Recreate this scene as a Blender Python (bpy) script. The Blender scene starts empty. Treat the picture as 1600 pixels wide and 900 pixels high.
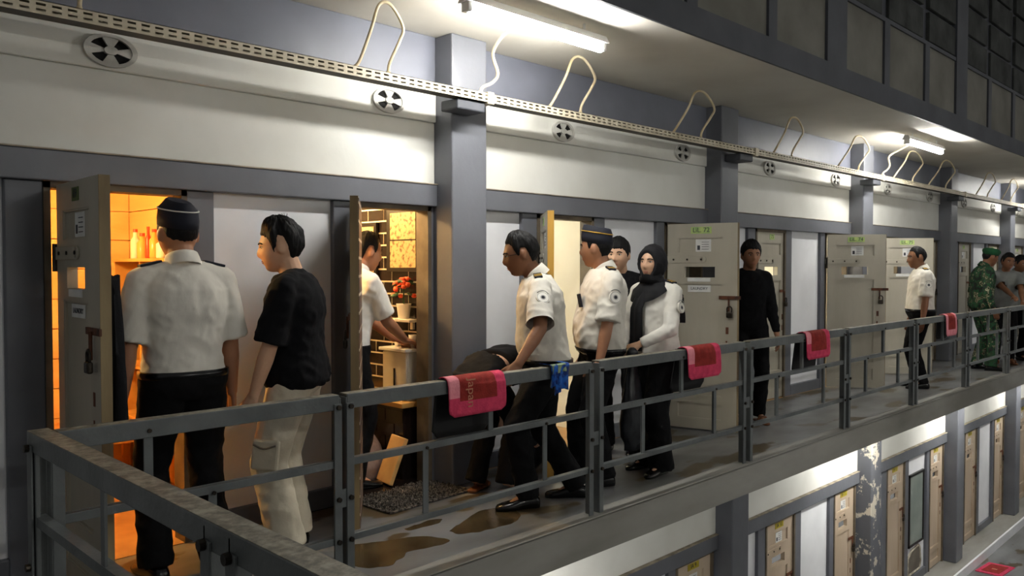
import bpy, bmesh, math, random
from mathutils import Vector, Matrix, noise
random.seed(11)
scene = bpy.context.scene
COL = scene.collection
V = Vector

# ------------------------------------------------------------------ camera
cam_d = bpy.data.cameras.new('camera')
cam_d.sensor_width = 36.0
cam_d.lens = 1270.0 / 1600.0 * 36.0
cam_d.clip_start = 0.05
cam_o = bpy.data.objects.new('camera', cam_d)
COL.objects.link(cam_o)
_f = 1270.0
_ex = V((2065 - 800, 416 - 450, _f)).normalized()
_up = V((0, -_f, 416 - 450)).normalized()
_ey = _up.cross(_ex)
_R = Matrix((_ex, _ey, _up))                    # image frame (right, down, forward) -> place
cam_o.matrix_world = Matrix.Translation((0, 0, 1.47)) @ Matrix((
    _R @ V((1, 0, 0)), _R @ V((0, -1, 0)), _R @ V((0, 0, -1)))).transposed().to_4x4()
scene.camera = cam_o

# ------------------------------------------------------------------ world, exposure
w = bpy.data.worlds.new('night'); scene.world = w; w.use_nodes = True
w.node_tree.nodes['Background'].inputs[0].default_value = (0.60, 0.60, 0.58, 1)
w.node_tree.nodes['Background'].inputs[1].default_value = 0.10
scene.view_settings.view_transform = 'Standard'
scene.view_settings.look = 'None'
scene.view_settings.gamma = 1.0
scene.view_settings.exposure = 1.62
scene.view_settings.use_curve_mapping = False
scene.cycles.use_denoising = True
scene.cycles.max_bounces = 10; scene.cycles.diffuse_bounces = 6
TUBE_EMIT = 46.0
BULB_EMIT = 1.0

# ------------------------------------------------------------------ materials
MATS = {}
def nt(name):
    m = bpy.data.materials.new(name); m.use_nodes = True
    t = m.node_tree; b = t.nodes['Principled BSDF']
    MATS[name] = m
    return m, t, b
def lin(r, g, b):
    f = lambda c: ((c / 255 + 0.055) / 1.055) ** 2.4 if c / 255 > 0.04045 else c / 255 / 12.92
    return (f(r), f(g), f(b), 1)
def mat(name, c1, c2=None, scale=3.0, rough=0.6, bump=0.0, bscale=40.0, metal=0.0, lo=0.35, hi=0.65, stretch=(1, 1, 1), spec=0.4, detail=5):
    m, t, b = nt(name)
    b.inputs['Roughness'].default_value = rough
    b.inputs['Metallic'].default_value = metal
    b.inputs['Specular IOR Level'].default_value = spec
    c1 = lin(*c1)
    tc = t.nodes.new('ShaderNodeTexCoord'); mp = t.nodes.new('ShaderNodeMapping')
    mp.inputs['Scale'].default_value = stretch
    t.links.new(tc.outputs['Object'], mp.inputs[0])
    if c2 is None:
        b.inputs['Base Color'].default_value = c1
    else:
        n = t.nodes.new('ShaderNodeTexNoise'); n.inputs['Scale'].default_value = scale; n.inputs['Detail'].default_value = detail
        r = t.nodes.new('ShaderNodeValToRGB')
        r.color_ramp.elements[0].position = lo; r.color_ramp.elements[0].color = c1
        r.color_ramp.elements[1].position = hi; r.color_ramp.elements[1].color = lin(*c2)
        t.links.new(mp.outputs[0], n.inputs['Vector']); t.links.new(n.outputs[0], r.inputs[0])
        t.links.new(r.outputs[0], b.inputs['Base Color'])
    if bump:
        n2 = t.nodes.new('ShaderNodeTexNoise'); n2.inputs['Scale'].default_value = bscale; n2.inputs['Detail'].default_value = 4
        bp = t.nodes.new('ShaderNodeBump'); bp.inputs['Strength'].default_value = bump; bp.inputs['Distance'].default_value = 0.01
        t.links.new(mp.outputs[0], n2.inputs['Vector']); t.links.new(n2.outputs[0], bp.inputs['Height'])
        t.links.new(bp.outputs[0], b.inputs['Normal'])
    return m
def emit(name, col, s):
    m, t, b = nt(name)
    b.inputs['Base Color'].default_value = (*col, 1)
    b.inputs['Emission Color'].default_value = (*col, 1)
    b.inputs['Emission Strength'].default_value = s
    return m
mat('grey_paint', (94, 96, 102), (106, 108, 115), 2.0, 0.42, 0.15, 18)
mat('grey_beam', (100, 103, 114), (112, 115, 127), 2.0, 0.45, 0.12, 14)
mat('white_wall', (226, 226, 220), (212, 211, 203), 1.6, 0.7, 0.12, 25)
mat('white_panel', (238, 239, 242), (224, 225, 228), 1.8, 0.6, 0.25, 9)
mat('ledge_dirt', (170, 158, 138), (120, 112, 100), 9.0, 0.8)
mat('soffit', (226, 222, 212), (212, 207, 196), 1.3, 0.8, 0.2, 10)
mat('upper_panel', (118, 116, 108), (98, 96, 88), 2.0, 0.8, 0.2, 20)
mat('dark_block', (66, 68, 66), (30, 32, 30), 3.0, 0.85, 0.4, 18)
mat('dark_grey', (60, 62, 68), (72, 74, 80), 2.5, 0.55, 0.1, 20)
mat('wet_stain', (88, 74, 50), (68, 54, 34), 5.0, 0.18, 0.05, 30, spec=0.5)
mat('slab_edge', (156, 154, 148), (120, 117, 110), 2.2, 0.7, 0.3, 12, stretch=(0.3, 1, 1))
mat('door_paint', (186, 180, 164), (168, 161, 145), 3.0, 0.42, 0.12, 16, stretch=(1, 1, 0.3))
mat('door_lower', (196, 178, 156), (178, 158, 134), 3.0, 0.5, 0.12, 16, stretch=(1, 1, 0.3))
mat('door_edge', (166, 146, 108), (118, 100, 70), 5.0, 0.6, 0.3, 20, stretch=(1, 1, 0.2))
mat('door_edge_yellow', (204, 160, 72), (160, 116, 48), 6.0, 0.6, 0.3, 20, stretch=(1, 1, 0.2))
mat('frame_wood', (112, 100, 82), (84, 74, 60), 6.0, 0.6, 0.2, 20)
mat('trunking', (214, 204, 182), (190, 178, 152), 4.0, 0.5)
mat('trunking_shaded', (92, 86, 74), (70, 66, 58), 4.0, 0.6)  # darker copy of the trunking colour: shade painted on the underside
mat('conduit', (222, 208, 176), (190, 170, 132), 6.0, 0.45)
mat('lamp_white', (232, 232, 228), None, rough=0.4)
mat('vent_plaster', (200, 199, 194), (170, 168, 160), 8.0, 0.7, 0.3, 30)
mat('void', (12, 10, 9), None, rough=0.9)
mat('rail_paint', (104, 108, 108), (86, 90, 90), 6.0, 0.38, 0.15, 40, spec=0.5)
mat('rust', (110, 62, 36), (60, 38, 28), 14.0, 0.7, 0.3, 40)
mat('iron', (70, 62, 52), (40, 36, 32), 12.0, 0.4, 0.1, 40, metal=0.7)
mat('brass', (176, 146, 86), (120, 96, 52), 10.0, 0.35, metal=0.8)
mat('paper', (232, 232, 228), (216, 216, 214), 10.0, 0.7)
mat('ink', (58, 60, 66), None, rough=0.7)
mat('sign_yellow', (206, 210, 110), (176, 186, 84), 8.0, 0.6)
mat('sign_green', (196, 214, 130), (150, 190, 120), 10.0, 0.6)
mat('sign_dull', (96, 112, 62), (80, 92, 50), 8.0, 0.6)
mat('sign_gold', (190, 172, 40), (160, 142, 30), 8.0, 0.6)
mat('mat_red', (150, 44, 36), (128, 32, 26), 26.0, 0.95, 0.3, 120)
mat('mat_pink', (214, 66, 100), (190, 50, 84), 26.0, 0.95, 0.3, 120)
mat('mat_pale', (236, 150, 160), (222, 130, 142), 20.0, 0.95, 0.3, 120)
mat('mat_print', (184, 128, 100), None, rough=0.9)
mat('black_rubber', (20, 20, 22), (14, 14, 15), 8.0, 0.75)
mat('cloth_blue', (30, 100, 190), (24, 52, 120), 34.0, 0.8, 0.3, 60, lo=0.42, hi=0.55)
mat('cloth_sage', (150, 166, 132), (120, 140, 112), 20.0, 0.9)
mat('doormat', (116, 108, 98), (52, 48, 44), 60.0, 0.95, 0.8, 90, lo=0.44, hi=0.56)
mat('plank_orange', (234, 196, 136), (220, 176, 110), 2.2, 0.6, 0.2, 12, stretch=(1, 0.25, 3))
mat('cell_floor', (190, 150, 100), (160, 120, 78), 3.0, 0.5)
mat('cell_white', (230, 226, 210), (218, 212, 192), 1.5, 0.75)
mat('tile_black', (34, 26, 22), (24, 18, 16), 6.0, 0.22, spec=0.5)
mat('grout', (206, 196, 176), None, rough=0.8)
mat('cabinet_white', (214, 206, 188), (200, 190, 170), 3.0, 0.4)
mat('wood_top', (206, 160, 90), (180, 132, 70), 6.0, 0.45)
mat('leaf_green', (40, 74, 34), (28, 54, 24), 20.0, 0.5)
mat('flower_red', (214, 58, 34), (230, 96, 40), 30.0, 0.6)
mat('pot_white', (224, 220, 210), None, rough=0.35)
mat('picture_print', (172, 148, 106), (98, 74, 48), 34.0, 0.5, lo=0.5, hi=0.66)
mat('black_frame', (24, 20, 18), None, rough=0.4)
mat('bag_grey', (150, 128, 118), (110, 92, 86), 10.0, 0.4, 0.4, 20)
mat('bag_black', (26, 27, 30), (46, 48, 52), 9.0, 0.35, 0.5, 20)
mat('cushion', (214, 168, 104), (196, 146, 86), 6.0, 0.8)
mat('mirror_glass', (150, 158, 150), (120, 130, 124), 1.5, 0.15, spec=0.6)
mat('plaster_patch', (206, 198, 180), (150, 140, 122), 14.0, 0.9, 0.5, 30)
mat('bottle_amber', (226, 170, 90), None, rough=0.2)
mat('bottle_red', (206, 70, 40), None, rough=0.3)
mat('bottle_dark', (60, 40, 30), None, rough=0.3)
# people
mat('skin', (170, 122, 92), (158, 110, 82), 9.0, 0.5, 0.05, 60)
mat('skin_fair', (212, 170, 140), (202, 158, 128), 9.0, 0.5, 0.05, 60)
mat('skin_deep', (138, 94, 66), (126, 84, 58), 9.0, 0.5, 0.05, 60)
mat('lips', (172, 108, 92), None, rough=0.5)
mat('eye_white', (220, 214, 206), None, rough=0.3)
mat('eye_dark', (20, 14, 12), None, rough=0.2)
mat('hair', (11, 10, 11), (18, 17, 17), 30.0, 0.6, 0.5, 90, stretch=(1, 1, 0.25), spec=0.2)
mat('shirt_white', (222, 218, 208), (212, 207, 196), 3.0, 0.85, 0.28, 22, stretch=(1, 1, 0.6))
mat('shirt_bright', (232, 230, 224), (220, 216, 206), 3.0, 0.85, 0.28, 22, stretch=(1, 1, 0.6))
mat('tee_black', (9, 9, 12), (13, 13, 17), 4.0, 0.9, 0.5, 14, spec=0.2)
mat('tee_grey', (136, 138, 136), (118, 120, 118), 4.0, 0.9, 0.3, 10)
mat('trouser_black', (8, 8, 10), (12, 12, 15), 4.0, 0.85, 0.5, 14, spec=0.2)
mat('trouser_cream', (206, 198, 178), (190, 180, 158), 4.0, 0.85, 0.7, 14)
mat('trouser_grey', (120, 112, 100), (100, 92, 82), 4.0, 0.85, 0.3, 9)
mat('navy', (20, 22, 34), (26, 28, 42), 6.0, 0.8)
mat('gold', (206, 164, 60), None, rough=0.4, metal=0.3)
mat('badge_grey', (150, 150, 146), None, rough=0.7)
mat('shoe_black', (12, 12, 13), None, rough=0.25)
mat('sandal', (120, 72, 40), (96, 54, 28), 10.0, 0.6)
mat('beret_green', (24, 84, 48), (18, 68, 38), 12.0, 0.9)
mat('hijab', (14, 14, 18), (20, 20, 25), 5.0, 0.85, 0.3, 8)
mat('glasses', (18, 18, 20), None, rough=0.3)
emit('tube_light', (1.0, 0.985, 0.94), TUBE_EMIT)
emit('bulb_orange', (1.0, 0.66, 0.24), 700.0 * BULB_EMIT)
emit('bulb_warm', (1.0, 0.64, 0.27), 760.0 * BULB_EMIT)
emit('bulb_side_fill', (1.0, 0.60, 0.24), 700.0 * BULB_EMIT)
emit('bulb_cream', (1.0, 0.95, 0.86), 330.0 * BULB_EMIT)

def floor_material():
    m, t, b = nt('walkway_cement')
    N = t.nodes.new; L = t.links.new
    tc = N('ShaderNodeTexCoord')
    n1 = N('ShaderNodeTexNoise'); n1.inputs['Scale'].default_value = 1.3; n1.inputs['Detail'].default_value = 6
    mp = N('ShaderNodeMapping'); mp.inputs['Scale'].default_value = (0.7, 1.6, 1)
    L(tc.outputs['Object'], mp.inputs[0]); L(mp.outputs[0], n1.inputs['Vector'])
    r1 = N('ShaderNodeValToRGB')
    r1.color_ramp.elements[0].position = 0.36; r1.color_ramp.elements[0].color = lin(90, 90, 88)
    r1.color_ramp.elements[1].position = 0.62; r1.color_ramp.elements[1].color = lin(128, 129, 130)
    L(n1.outputs[0], r1.inputs[0])
    n2 = N('ShaderNodeTexNoise'); n2.inputs['Scale'].default_value = 1.9; n2.inputs['Detail'].default_value = 7
    mp2 = N('ShaderNodeMapping'); mp2.inputs['Location'].default_value = (3.3, 7.1, 0); mp2.inputs['Scale'].default_value = (0.8, 1.5, 1)
    L(tc.outputs['Object'], mp2.inputs[0]); L(mp2.outputs[0], n2.inputs['Vector'])
    r2 = N('ShaderNodeValToRGB')                       # brown stains
    r2.color_ramp.elements[0].position = 0.57; r2.color_ramp.elements[0].color = (0, 0, 0, 1)
    r2.color_ramp.elements[1].position = 0.60; r2.color_ramp.elements[1].color = (1, 1, 1, 1)
    L(n2.outputs[0], r2.inputs[0])
    mx = N('ShaderNodeMix'); mx.data_type = 'RGBA'
    L(r2.outputs[0], mx.inputs[0]); L(r1.outputs[0], mx.inputs[6]); mx.inputs[7].default_value = lin(80, 68, 48)
    L(mx.outputs[2], b.inputs['Base Color'])
    rr = N('ShaderNodeMapRange'); rr.inputs[3].default_value = 0.5; rr.inputs[4].default_value = 0.22
    L(n1.outputs[0], rr.inputs[0]); L(rr.outputs[0], b.inputs['Roughness'])
    return m
floor_material()
def rail_chipped():
    m, t, b = nt('rail_chipped')
    N = t.nodes.new; L = t.links.new
    tc = N('ShaderNodeTexCoord')
    n = N('ShaderNodeTexNoise'); n.inputs['Scale'].default_value = 22; n.inputs['Detail'].default_value = 8; n.inputs['Roughness'].default_value = 0.7
    L(tc.outputs['Object'], n.inputs['Vector'])
    r = N('ShaderNodeValToRGB')
    r.color_ramp.elements[0].position = 0.42; r.color_ramp.elements[0].color = lin(92, 86, 74)
    r.color_ramp.elements[1].position = 0.62; r.color_ramp.elements[1].color = lin(152, 146, 128)
    L(n.outputs[0], r.inputs[0]); L(r.outputs[0], b.inputs['Base Color'])
    b.inputs['Roughness'].default_value = 0.5
rail_chipped()
def camo():
    m, t, b = nt('camouflage')
    N = t.nodes.new; L = t.links.new
    tc = N('ShaderNodeTexCoord')
    n = N('ShaderNodeTexNoise'); n.inputs['Scale'].default_value = 15; n.inputs['Detail'].default_value = 3
    L(tc.outputs['Object'], n.inputs['Vector'])
    r = N('ShaderNodeValToRGB'); r.color_ramp.interpolation = 'CONSTANT'
    e = r.color_ramp.elements
    e[0].position = 0.0; e[0].color = lin(22, 30, 24)
    e[1].position = 0.44; e[1].color = lin(24, 74, 42)
    for p, c in ((0.52, lin(40, 56, 34)), (0.60, lin(170, 166, 138)), (0.625, lin(70, 60, 42)), (0.68, lin(20, 60, 36))):
        x = e.new(p); x.color = c
    L(n.outputs[0], r.inputs[0]); L(r.outputs[0], b.inputs['Base Color'])
    b.inputs['Roughness'].default_value = 0.9
camo()
def brick_print():
    m, t, b = nt('brick_print')
    N = t.nodes.new; L = t.links.new
    tc = N('ShaderNodeTexCoord'); mp = N('ShaderNodeMapping')
    mp.inputs['Rotation'].default_value = (math.radians(90), 0, 0)
    L(tc.outputs['Object'], mp.inputs[0])
    k = N('ShaderNodeTexBrick')
    k.inputs['Color1'].default_value = lin(92, 58, 44); k.inputs['Color2'].default_value = lin(66, 44, 36)
    k.inputs['Mortar'].default_value = lin(220, 206, 184)
    k.inputs['Scale'].default_value = 1.0; k.inputs['Mortar Size'].default_value = 0.008
    k.inputs['Brick Width'].default_value = 0.2; k.inputs['Row Height'].default_value = 0.10
    L(mp.outputs[0], k.inputs['Vector']); L(k.outputs[0], b.inputs['Base Color'])
    b.inputs['Roughness'].default_value = 0.4
brick_print()
def peeling():
    m, t, b = nt('grey_peeling')
    N = t.nodes.new; L = t.links.new
    tc = N('ShaderNodeTexCoord')
    n = N('ShaderNodeTexNoise'); n.inputs['Scale'].default_value = 4.5; n.inputs['Detail'].default_value = 8; n.inputs['Roughness'].default_value = 0.65
    L(tc.outputs['Object'], n.inputs['Vector'])
    r = N('ShaderNodeValToRGB')
    r.color_ramp.elements[0].position = 0.555; r.color_ramp.elements[0].color = lin(92, 94, 100)
    r.color_ramp.elements[1].position = 0.58; r.color_ramp.elements[1].color = lin(206, 198, 180)
    L(n.outputs[0], r.inputs[0]); L(r.outputs[0], b.inputs['Base Color'])
    b.inputs['Roughness'].default_value = 0.6
peeling()

# ------------------------------------------------------------------ mesh helpers
class B:
    def __init__(s): s.v = []; s.f = []; s.m = []
    def add(s, vs, fs, m=0):
        o = len(s.v); s.v += [tuple(p) for p in vs]
        s.f += [tuple(i + o for i in f) for f in fs]; s.m += [m] * len(fs)
        return s
    def box(s, x0, x1, y0, y1, z0, z1, m=0):
        vs = [(x0, y0, z0), (x1, y0, z0), (x1, y1, z0), (x0, y1, z0), (x0, y0, z1), (x1, y0, z1), (x1, y1, z1), (x0, y1, z1)]
        return s.add(vs, [(0, 3, 2, 1), (4, 5, 6, 7), (0, 1, 5, 4), (1, 2, 6, 5), (2, 3, 7, 6), (3, 0, 4, 7)], m)
    def obox(s, c, size, M=None, m=0):
        c = V(c); hx, hy, hz = (q / 2 for q in size)
        M = M or Matrix.Identity(3)
        vs = [c + M @ V(p) for p in ((-hx, -hy, -hz), (hx, -hy, -hz), (hx, hy, -hz), (-hx, hy, -hz), (-hx, -hy, hz), (hx, -hy, hz), (hx, hy, hz), (-hx, hy, hz))]
        return s.add(vs, [(0, 3, 2, 1), (4, 5, 6, 7), (0, 1, 5, 4), (1, 2, 6, 5), (2, 3, 7, 6), (3, 0, 4, 7)], m)
    def rings(s, rs, m=0, cap=True, closed=False):
        n = len(rs[0]); vs = [p for r in rs for p in r]; fs = []
        k = len(rs)
        for i in range(k if closed else k - 1):
            a = i * n; b = ((i + 1) % k) * n
            for j in range(n):
                j2 = (j + 1) % n
                fs.append((a + j, a + j2, b + j2, b + j))
        if cap and not closed:
            fs.append(tuple(reversed(range(n)))); fs.append(tuple(range((k - 1) * n, k * n)))
        return s.add(vs, fs, m)
    def cyl(s, a, b, ra, rb=None, n=12, m=0, up=None):
        a = V(a); b = V(b); rb = ra if rb is None else rb
        u, v = frame(b - a)
        return s.rings([ring(a, u, v, ra, ra, n), ring(b, u, v, rb, rb, n)], m)
    def caps(s, a, b, ra, rb=None, n=14, m=0, k=4):
        a = V(a); b = V(b); rb = ra if rb is None else rb
        d = b - a
        if d.length < 1e-6: d = V((0, 0, 1e-4))
        u, v = frame(d); dn = d.normalized(); rs = []
        for i in range(1, k + 1):
            t = math.pi / 2 * i / k
            rs.append(ring(a - dn * ra * math.cos(t), u, v, ra * math.sin(t), ra * math.sin(t), n))
        for i in range(k, 0, -1):
            t = math.pi / 2 * i / k
            rs.append(ring(b + dn * rb * math.cos(t), u, v, rb * math.sin(t), rb * math.sin(t), n))
        return s.rings(rs, m)
    def chain(s, pts, rads, n=14, m=0):
        for i in range(len(pts) - 1): s.caps(pts[i], pts[i + 1], rads[i], rads[i + 1], n, m)
        return s
    def tube(s, pts, r, n=8, m=0):
        pts = [V(p) for p in pts]; rs = []; pu = None
        for i, p in enumerate(pts):
            d = (pts[min(i + 1, len(pts) - 1)] - pts[max(i - 1, 0)])
            if pu is None: u, v = frame(d)
            else:
                dn = d.normalized(); u = (pu - dn * pu.dot(dn)).normalized(); v = dn.cross(u)
            pu = u
            rr = r[i] if isinstance(r, (list, tuple)) else r
            rs.append(ring(p, u, v, rr, rr, n))
        return s.rings(rs, m)
    def ell(s, c, r, M=None, n=16, m=0):
        c = V(c); M = M or Matrix.Identity(3); rs = []
        k = max(6, n // 2)
        for i in range(1, k):
            t = math.pi * i / k
            rs.append([c + M @ V((r[0] * math.sin(t) * math.cos(2 * math.pi * j / n), r[1] * math.sin(t) * math.sin(2 * math.pi * j / n), -r[2] * math.cos(t))) for j in range(n)])
        return s.rings(rs, m)
    def mesh(s, name, mats):
        me = bpy.data.meshes.new(name)
        me.from_pydata(s.v, [], s.f)
        for m in (mats if isinstance(mats, (list, tuple)) else [mats]): me.materials.append(MATS[m])
        me.polygons.foreach_set('material_index', s.m)
        return me
    def build(s, name, mats, parent=None, loc=None, smooth=False, bevel=0.0):
        me = s.mesh(name, mats)
        if smooth: me.polygons.foreach_set('use_smooth', [True] * len(me.polygons))
        return link(name, me, parent, loc, bevel)
def link(name, me, parent=None, loc=None, bevel=0.0):
    o = bpy.data.objects.new(name, me); COL.objects.link(o)
    if parent is not None: o.parent = parent
    if loc is not None: o.location = loc
    if bevel:
        md = o.modifiers.new('edge', 'BEVEL'); md.width = bevel; md.segments = 2; md.limit_method = 'ANGLE'
    return o
def frame(d):
    d = V(d).normalized()
    u = V((0, 0, 1)).cross(d) if abs(d.z) < 0.95 else V((1, 0, 0)).cross(d)
    u.normalize(); return u, d.cross(u)
def ring(c, u, v, a, b, n): return [c + u * (a * math.cos(2 * math.pi * j / n)) + v * (b * math.sin(2 * math.pi * j / n)) for j in range(n)]
def smooth_path(pts, k=6):
    pts = [V(p) for p in pts]; out = []
    P = [pts[0] * 2 - pts[1]] + pts + [pts[-1] * 2 - pts[-2]]
    for i in range(1, len(P) - 2):
        for j in range(k):
            t = j / k
            a, b, c, d = P[i - 1], P[i], P[i + 1], P[i + 2]
            out.append(0.5 * ((2 * b) + (c - a) * t + (2 * a - 5 * b + 4 * c - d) * t * t + (3 * b - a - 3 * c + d) * t ** 3))
    out.append(pts[-1]); return out
def empty(name, loc=(0, 0, 0), rz=0.0):
    o = bpy.data.objects.new(name, None); COL.objects.link(o); o.location = loc; o.rotation_euler = (0, 0, rz)
    o.empty_display_size = 0.1
    return o
def tag(o, label=None, cat=None, group=None, kind=None):
    if label: o['label'] = label
    if cat: o['category'] = cat
    if group: o['group'] = group
    if kind: o['kind'] = kind
    return o
def text_mesh(s, size, extrude=0.0006):
    cu = bpy.data.curves.new('lettering', 'FONT'); cu.body = s; cu.size = size; cu.extrude = extrude
    cu.align_x = 'CENTER'; cu.align_y = 'CENTER'
    o = bpy.data.objects.new('lettering', cu); COL.objects.link(o)
    dg = bpy.context.evaluated_depsgraph_get()
    me = bpy.data.meshes.new_from_object(o.evaluated_get(dg))
    bpy.data.objects.remove(o); bpy.data.curves.remove(cu)
    return me
def lettering(s, size, material, parent, loc, rot):
    me = text_mesh(s, size); me.materials.clear(); me.materials.append(MATS[material])
    o = link('lettering', me, parent); o.location = loc; o.rotation_euler = rot
    return o
# ================================================================== the building
PX = [0.135 + 3.385 * k for k in range(-1, 8)]     # left side of every pillar
PW = 0.315
YW, YP = 4.25, 4.06
YL = 4.11                                            # lower storey wall
ZL = -3.13                                           # lower storey floor
SL, DA, WH, DB = (0.315, 0.86), (1.02, 1.70), (1.85, 2.60), (2.72, 3.36)
XMAX = 27.5

# walkway slab, crosswalk the photographer stands on, lower floor
o = B().box(-3.2, XMAX, 2.97, 4.40, -0.2, 0.0).build('floor', 'walkway_cement')
tag(o, 'stained grey cement floor of the upper walkway', 'floor', kind='structure')
B().box(-3.2, XMAX, 2.955, 2.97, -0.2, 0.012).build('edge_band', 'slab_edge', o)
B().box(-3.2, XMAX, 2.955, 3.075, 0.0, 0.014).build('kerb', 'slab_edge', o, bevel=0.005)
for poly in ([(2.409, 3.598), (2.568, 3.522), (2.753, 3.454), (2.836, 3.311), (2.742, 3.263), (2.568, 3.302), (2.484, 3.256), (2.347, 3.22), (2.26, 3.332)],
             [(2.919, 3.408), (3.177, 3.508), (3.324, 3.555), (3.474, 3.46), (3.399, 3.32), (3.265, 3.251), (3.12, 3.269), (3.005, 3.291), (2.928, 3.338)],
             [(2.781, 3.609), (2.919, 3.632), (3.03, 3.605), (2.966, 3.552), (2.861, 3.561), (2.776, 3.568)]):
    pts = smooth_path([(x, y, 0) for x, y in poly + poly[:1]], 6)[:-1]
    pts = [p + V((0.02 * noise.noise(p * 14), 0.02 * noise.noise(p * 14 + V((5, 5, 5))), 0)) for p in pts]
    B().rings([[p for p in pts], [p + V((0, 0, 0.0015)) for p in pts]]).build('wet_patch', 'wet_stain', o)
o = B().box(-2.2, 0.88, -2.5, 2.955, -0.2, 0.0).build('floor_crosswalk', 'walkway_cement')
tag(o, 'grey cement crosswalk floor behind the chipped railing', 'floor', kind='structure')
o = B().box(-6, XMAX, -7.0, 4.3, ZL - 0.2, ZL - 0.14).build('floor_lower', 'walkway_cement')
tag(o, 'grey cement floor of the lower storey with red mat', 'floor', kind='structure')
B().box(-3.2, XMAX, 3.79, 4.3, ZL - 0.14, ZL).build('step', 'slab_edge', o, bevel=0.01)
B().box(-3.2, XMAX, 3.76, 3.79, ZL - 0.14, ZL + 0.004).build('white_line', 'white_panel', o)

def storey(wall, y, z0, doors_open, upper, pillar_mat):
    yp = y - 0.19
    for k, x0 in enumerate(PX):
        x1 = x0 + 3.385
        zt = z0 + 1.87
        # masonry piers between openings
        g = B()
        for a, b in ((SL[1], DA[0]), (DA[1], WH[0]), (WH[1], DB[0]), (DB[1], 3.385)):
            g.box(x0 + a, x0 + b, y, y + 0.15, z0, zt)
        g.box(x0 + PW, x1, y - 0.04, y + 0.15, zt, z0 + 2.015)
        for a, b in (SL, WH): g.box(x0 + a, x0 + b, y, y + 0.15, z0, z0 + 0.12)
        g.build('pier', 'grey_paint', wall, bevel=0.006)
        B().box(x0 + PW, x1, y - 0.046, y - 0.0, z0 + 2.015, z0 + 2.021).build('ledge', 'ledge_dirt', wall)
        for a, b in (SL, WH):
            B().box(x0 + a, x0 + b, y + 0.035, y + 0.14, z0 + 0.12, zt).build('infill_panel', 'white_panel', wall)
        u = B().box(x0 + PW, x1, y - 0.012, y + 0.15, z0 + 2.021, z0 + 2.43)
        u.box(x0 + PW, x1, y - 0.03, y + 0.15, z0 + 2.43, z0 + 2.66)
        u.build('upper_panel', 'white_wall', wall, bevel=0.008)
        B().box(x0 + PW, x1, y - 0.022, y + 0.15, z0 + 2.66, z0 + 3.0).build('tie_beam', 'grey_beam', wall, bevel=0.006)
        p = B().box(x0, x0 + PW, yp, y + 0.15, z0, z0 + 3.0)
        p.build('pillar', pillar_mat(k), wall, bevel=0.012)
        # dark timber door frames
        for (a, b) in (DA, DB):
            f = B().box(x0 + a, x0 + a + 0.03, y - 0.006, y + 0.12, z0, zt)
            f.box(x0 + b - 0.03, x0 + b, y - 0.006, y + 0.12, z0, zt)
            f.box(x0 + a, x0 + b, y - 0.006, y + 0.12, zt - 0.03, zt)
            f.build('door_frame', 'frame_wood', wall)
wall = empty('wall_back'); tag(wall, 'grey and white corridor wall with cell doors on the upper storey', 'wall', kind='structure')
storey(wall, YW, 0.0, None, True, lambda k: 'grey_paint')
wall_l = empty('wall_lower'); tag(wall_l, 'grey and white wall with closed cell doors on the lower storey', 'wall', kind='structure')
storey(wall_l, YL, ZL, None, False, lambda k: 'grey_peeling' if k == 4 else 'grey_paint')

# round four-slot vents in the white band
def vent_mesh():
    b = B(); rx, rz = 0.125, 0.080
    n = 32
    def P(f, t, y): return (rx * f * math.cos(t), y, rz * f * math.sin(t))
    for f0, f1, y in ((0.80, 1.0, -0.020), (0.0001, 0.26, -0.022)):
        vs = []; fs = []
        for j in range(n):
            t = 2 * math.pi * j / n
            vs += [P(f0, t, y), P(f1, t, y), P(f1, t, 0.0), P(f0, t, 0.0)]
        for j in range(n):
            a = 4 * j; c = 4 * ((j + 1) % n)
            fs += [(a, a + 1, c + 1, c), (a + 1, a + 2, c + 2, c + 1), (a + 3, a, c, c + 3)]
        b.add(vs, fs)
    for q in range(4):                      # four broad spokes between the sector holes
        c = math.pi / 2 * q
        vs = []; m = 5
        for i in range(m):
            t = c + (i / (m - 1) - 0.5) * 0.80
            vs += [P(0.2, t, -0.015), P(0.84, t, -0.015), P(0.84, t, 0.0), P(0.2, t, 0.0)]
        fs = []
        for i in range(m - 1):
            a = 4 * i; d = 4 * (i + 1); fs += [(a, a + 1, d + 1, d)]
        fs += [(0, 1, 2, 3), (4 * m - 4, 4 * m - 1, 4 * m - 2, 4 * m - 3)]
        b.add(vs, fs)
    return b.mesh('vent', 'vent_plaster')
VM = vent_mesh()
vh = B(); vh.rings([[(0.118 * math.cos(2 * math.pi * j / 32), 0.0, 0.075 * math.sin(2 * math.pi * j / 32)) for j in range(32)],
                    [(0.118 * math.cos(2 * math.pi * j / 32), -0.004, 0.075 * math.sin(2 * math.pi * j / 32)) for j in range(32)]])
VH = vh.mesh('vent_hole', 'void')
for i in range(14):
    x = 1.45 + i * 1.672
    v = link('vent', VM, wall, (x, YW - 0.031, 2.52)); link('vent_hole', VH, v)

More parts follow.
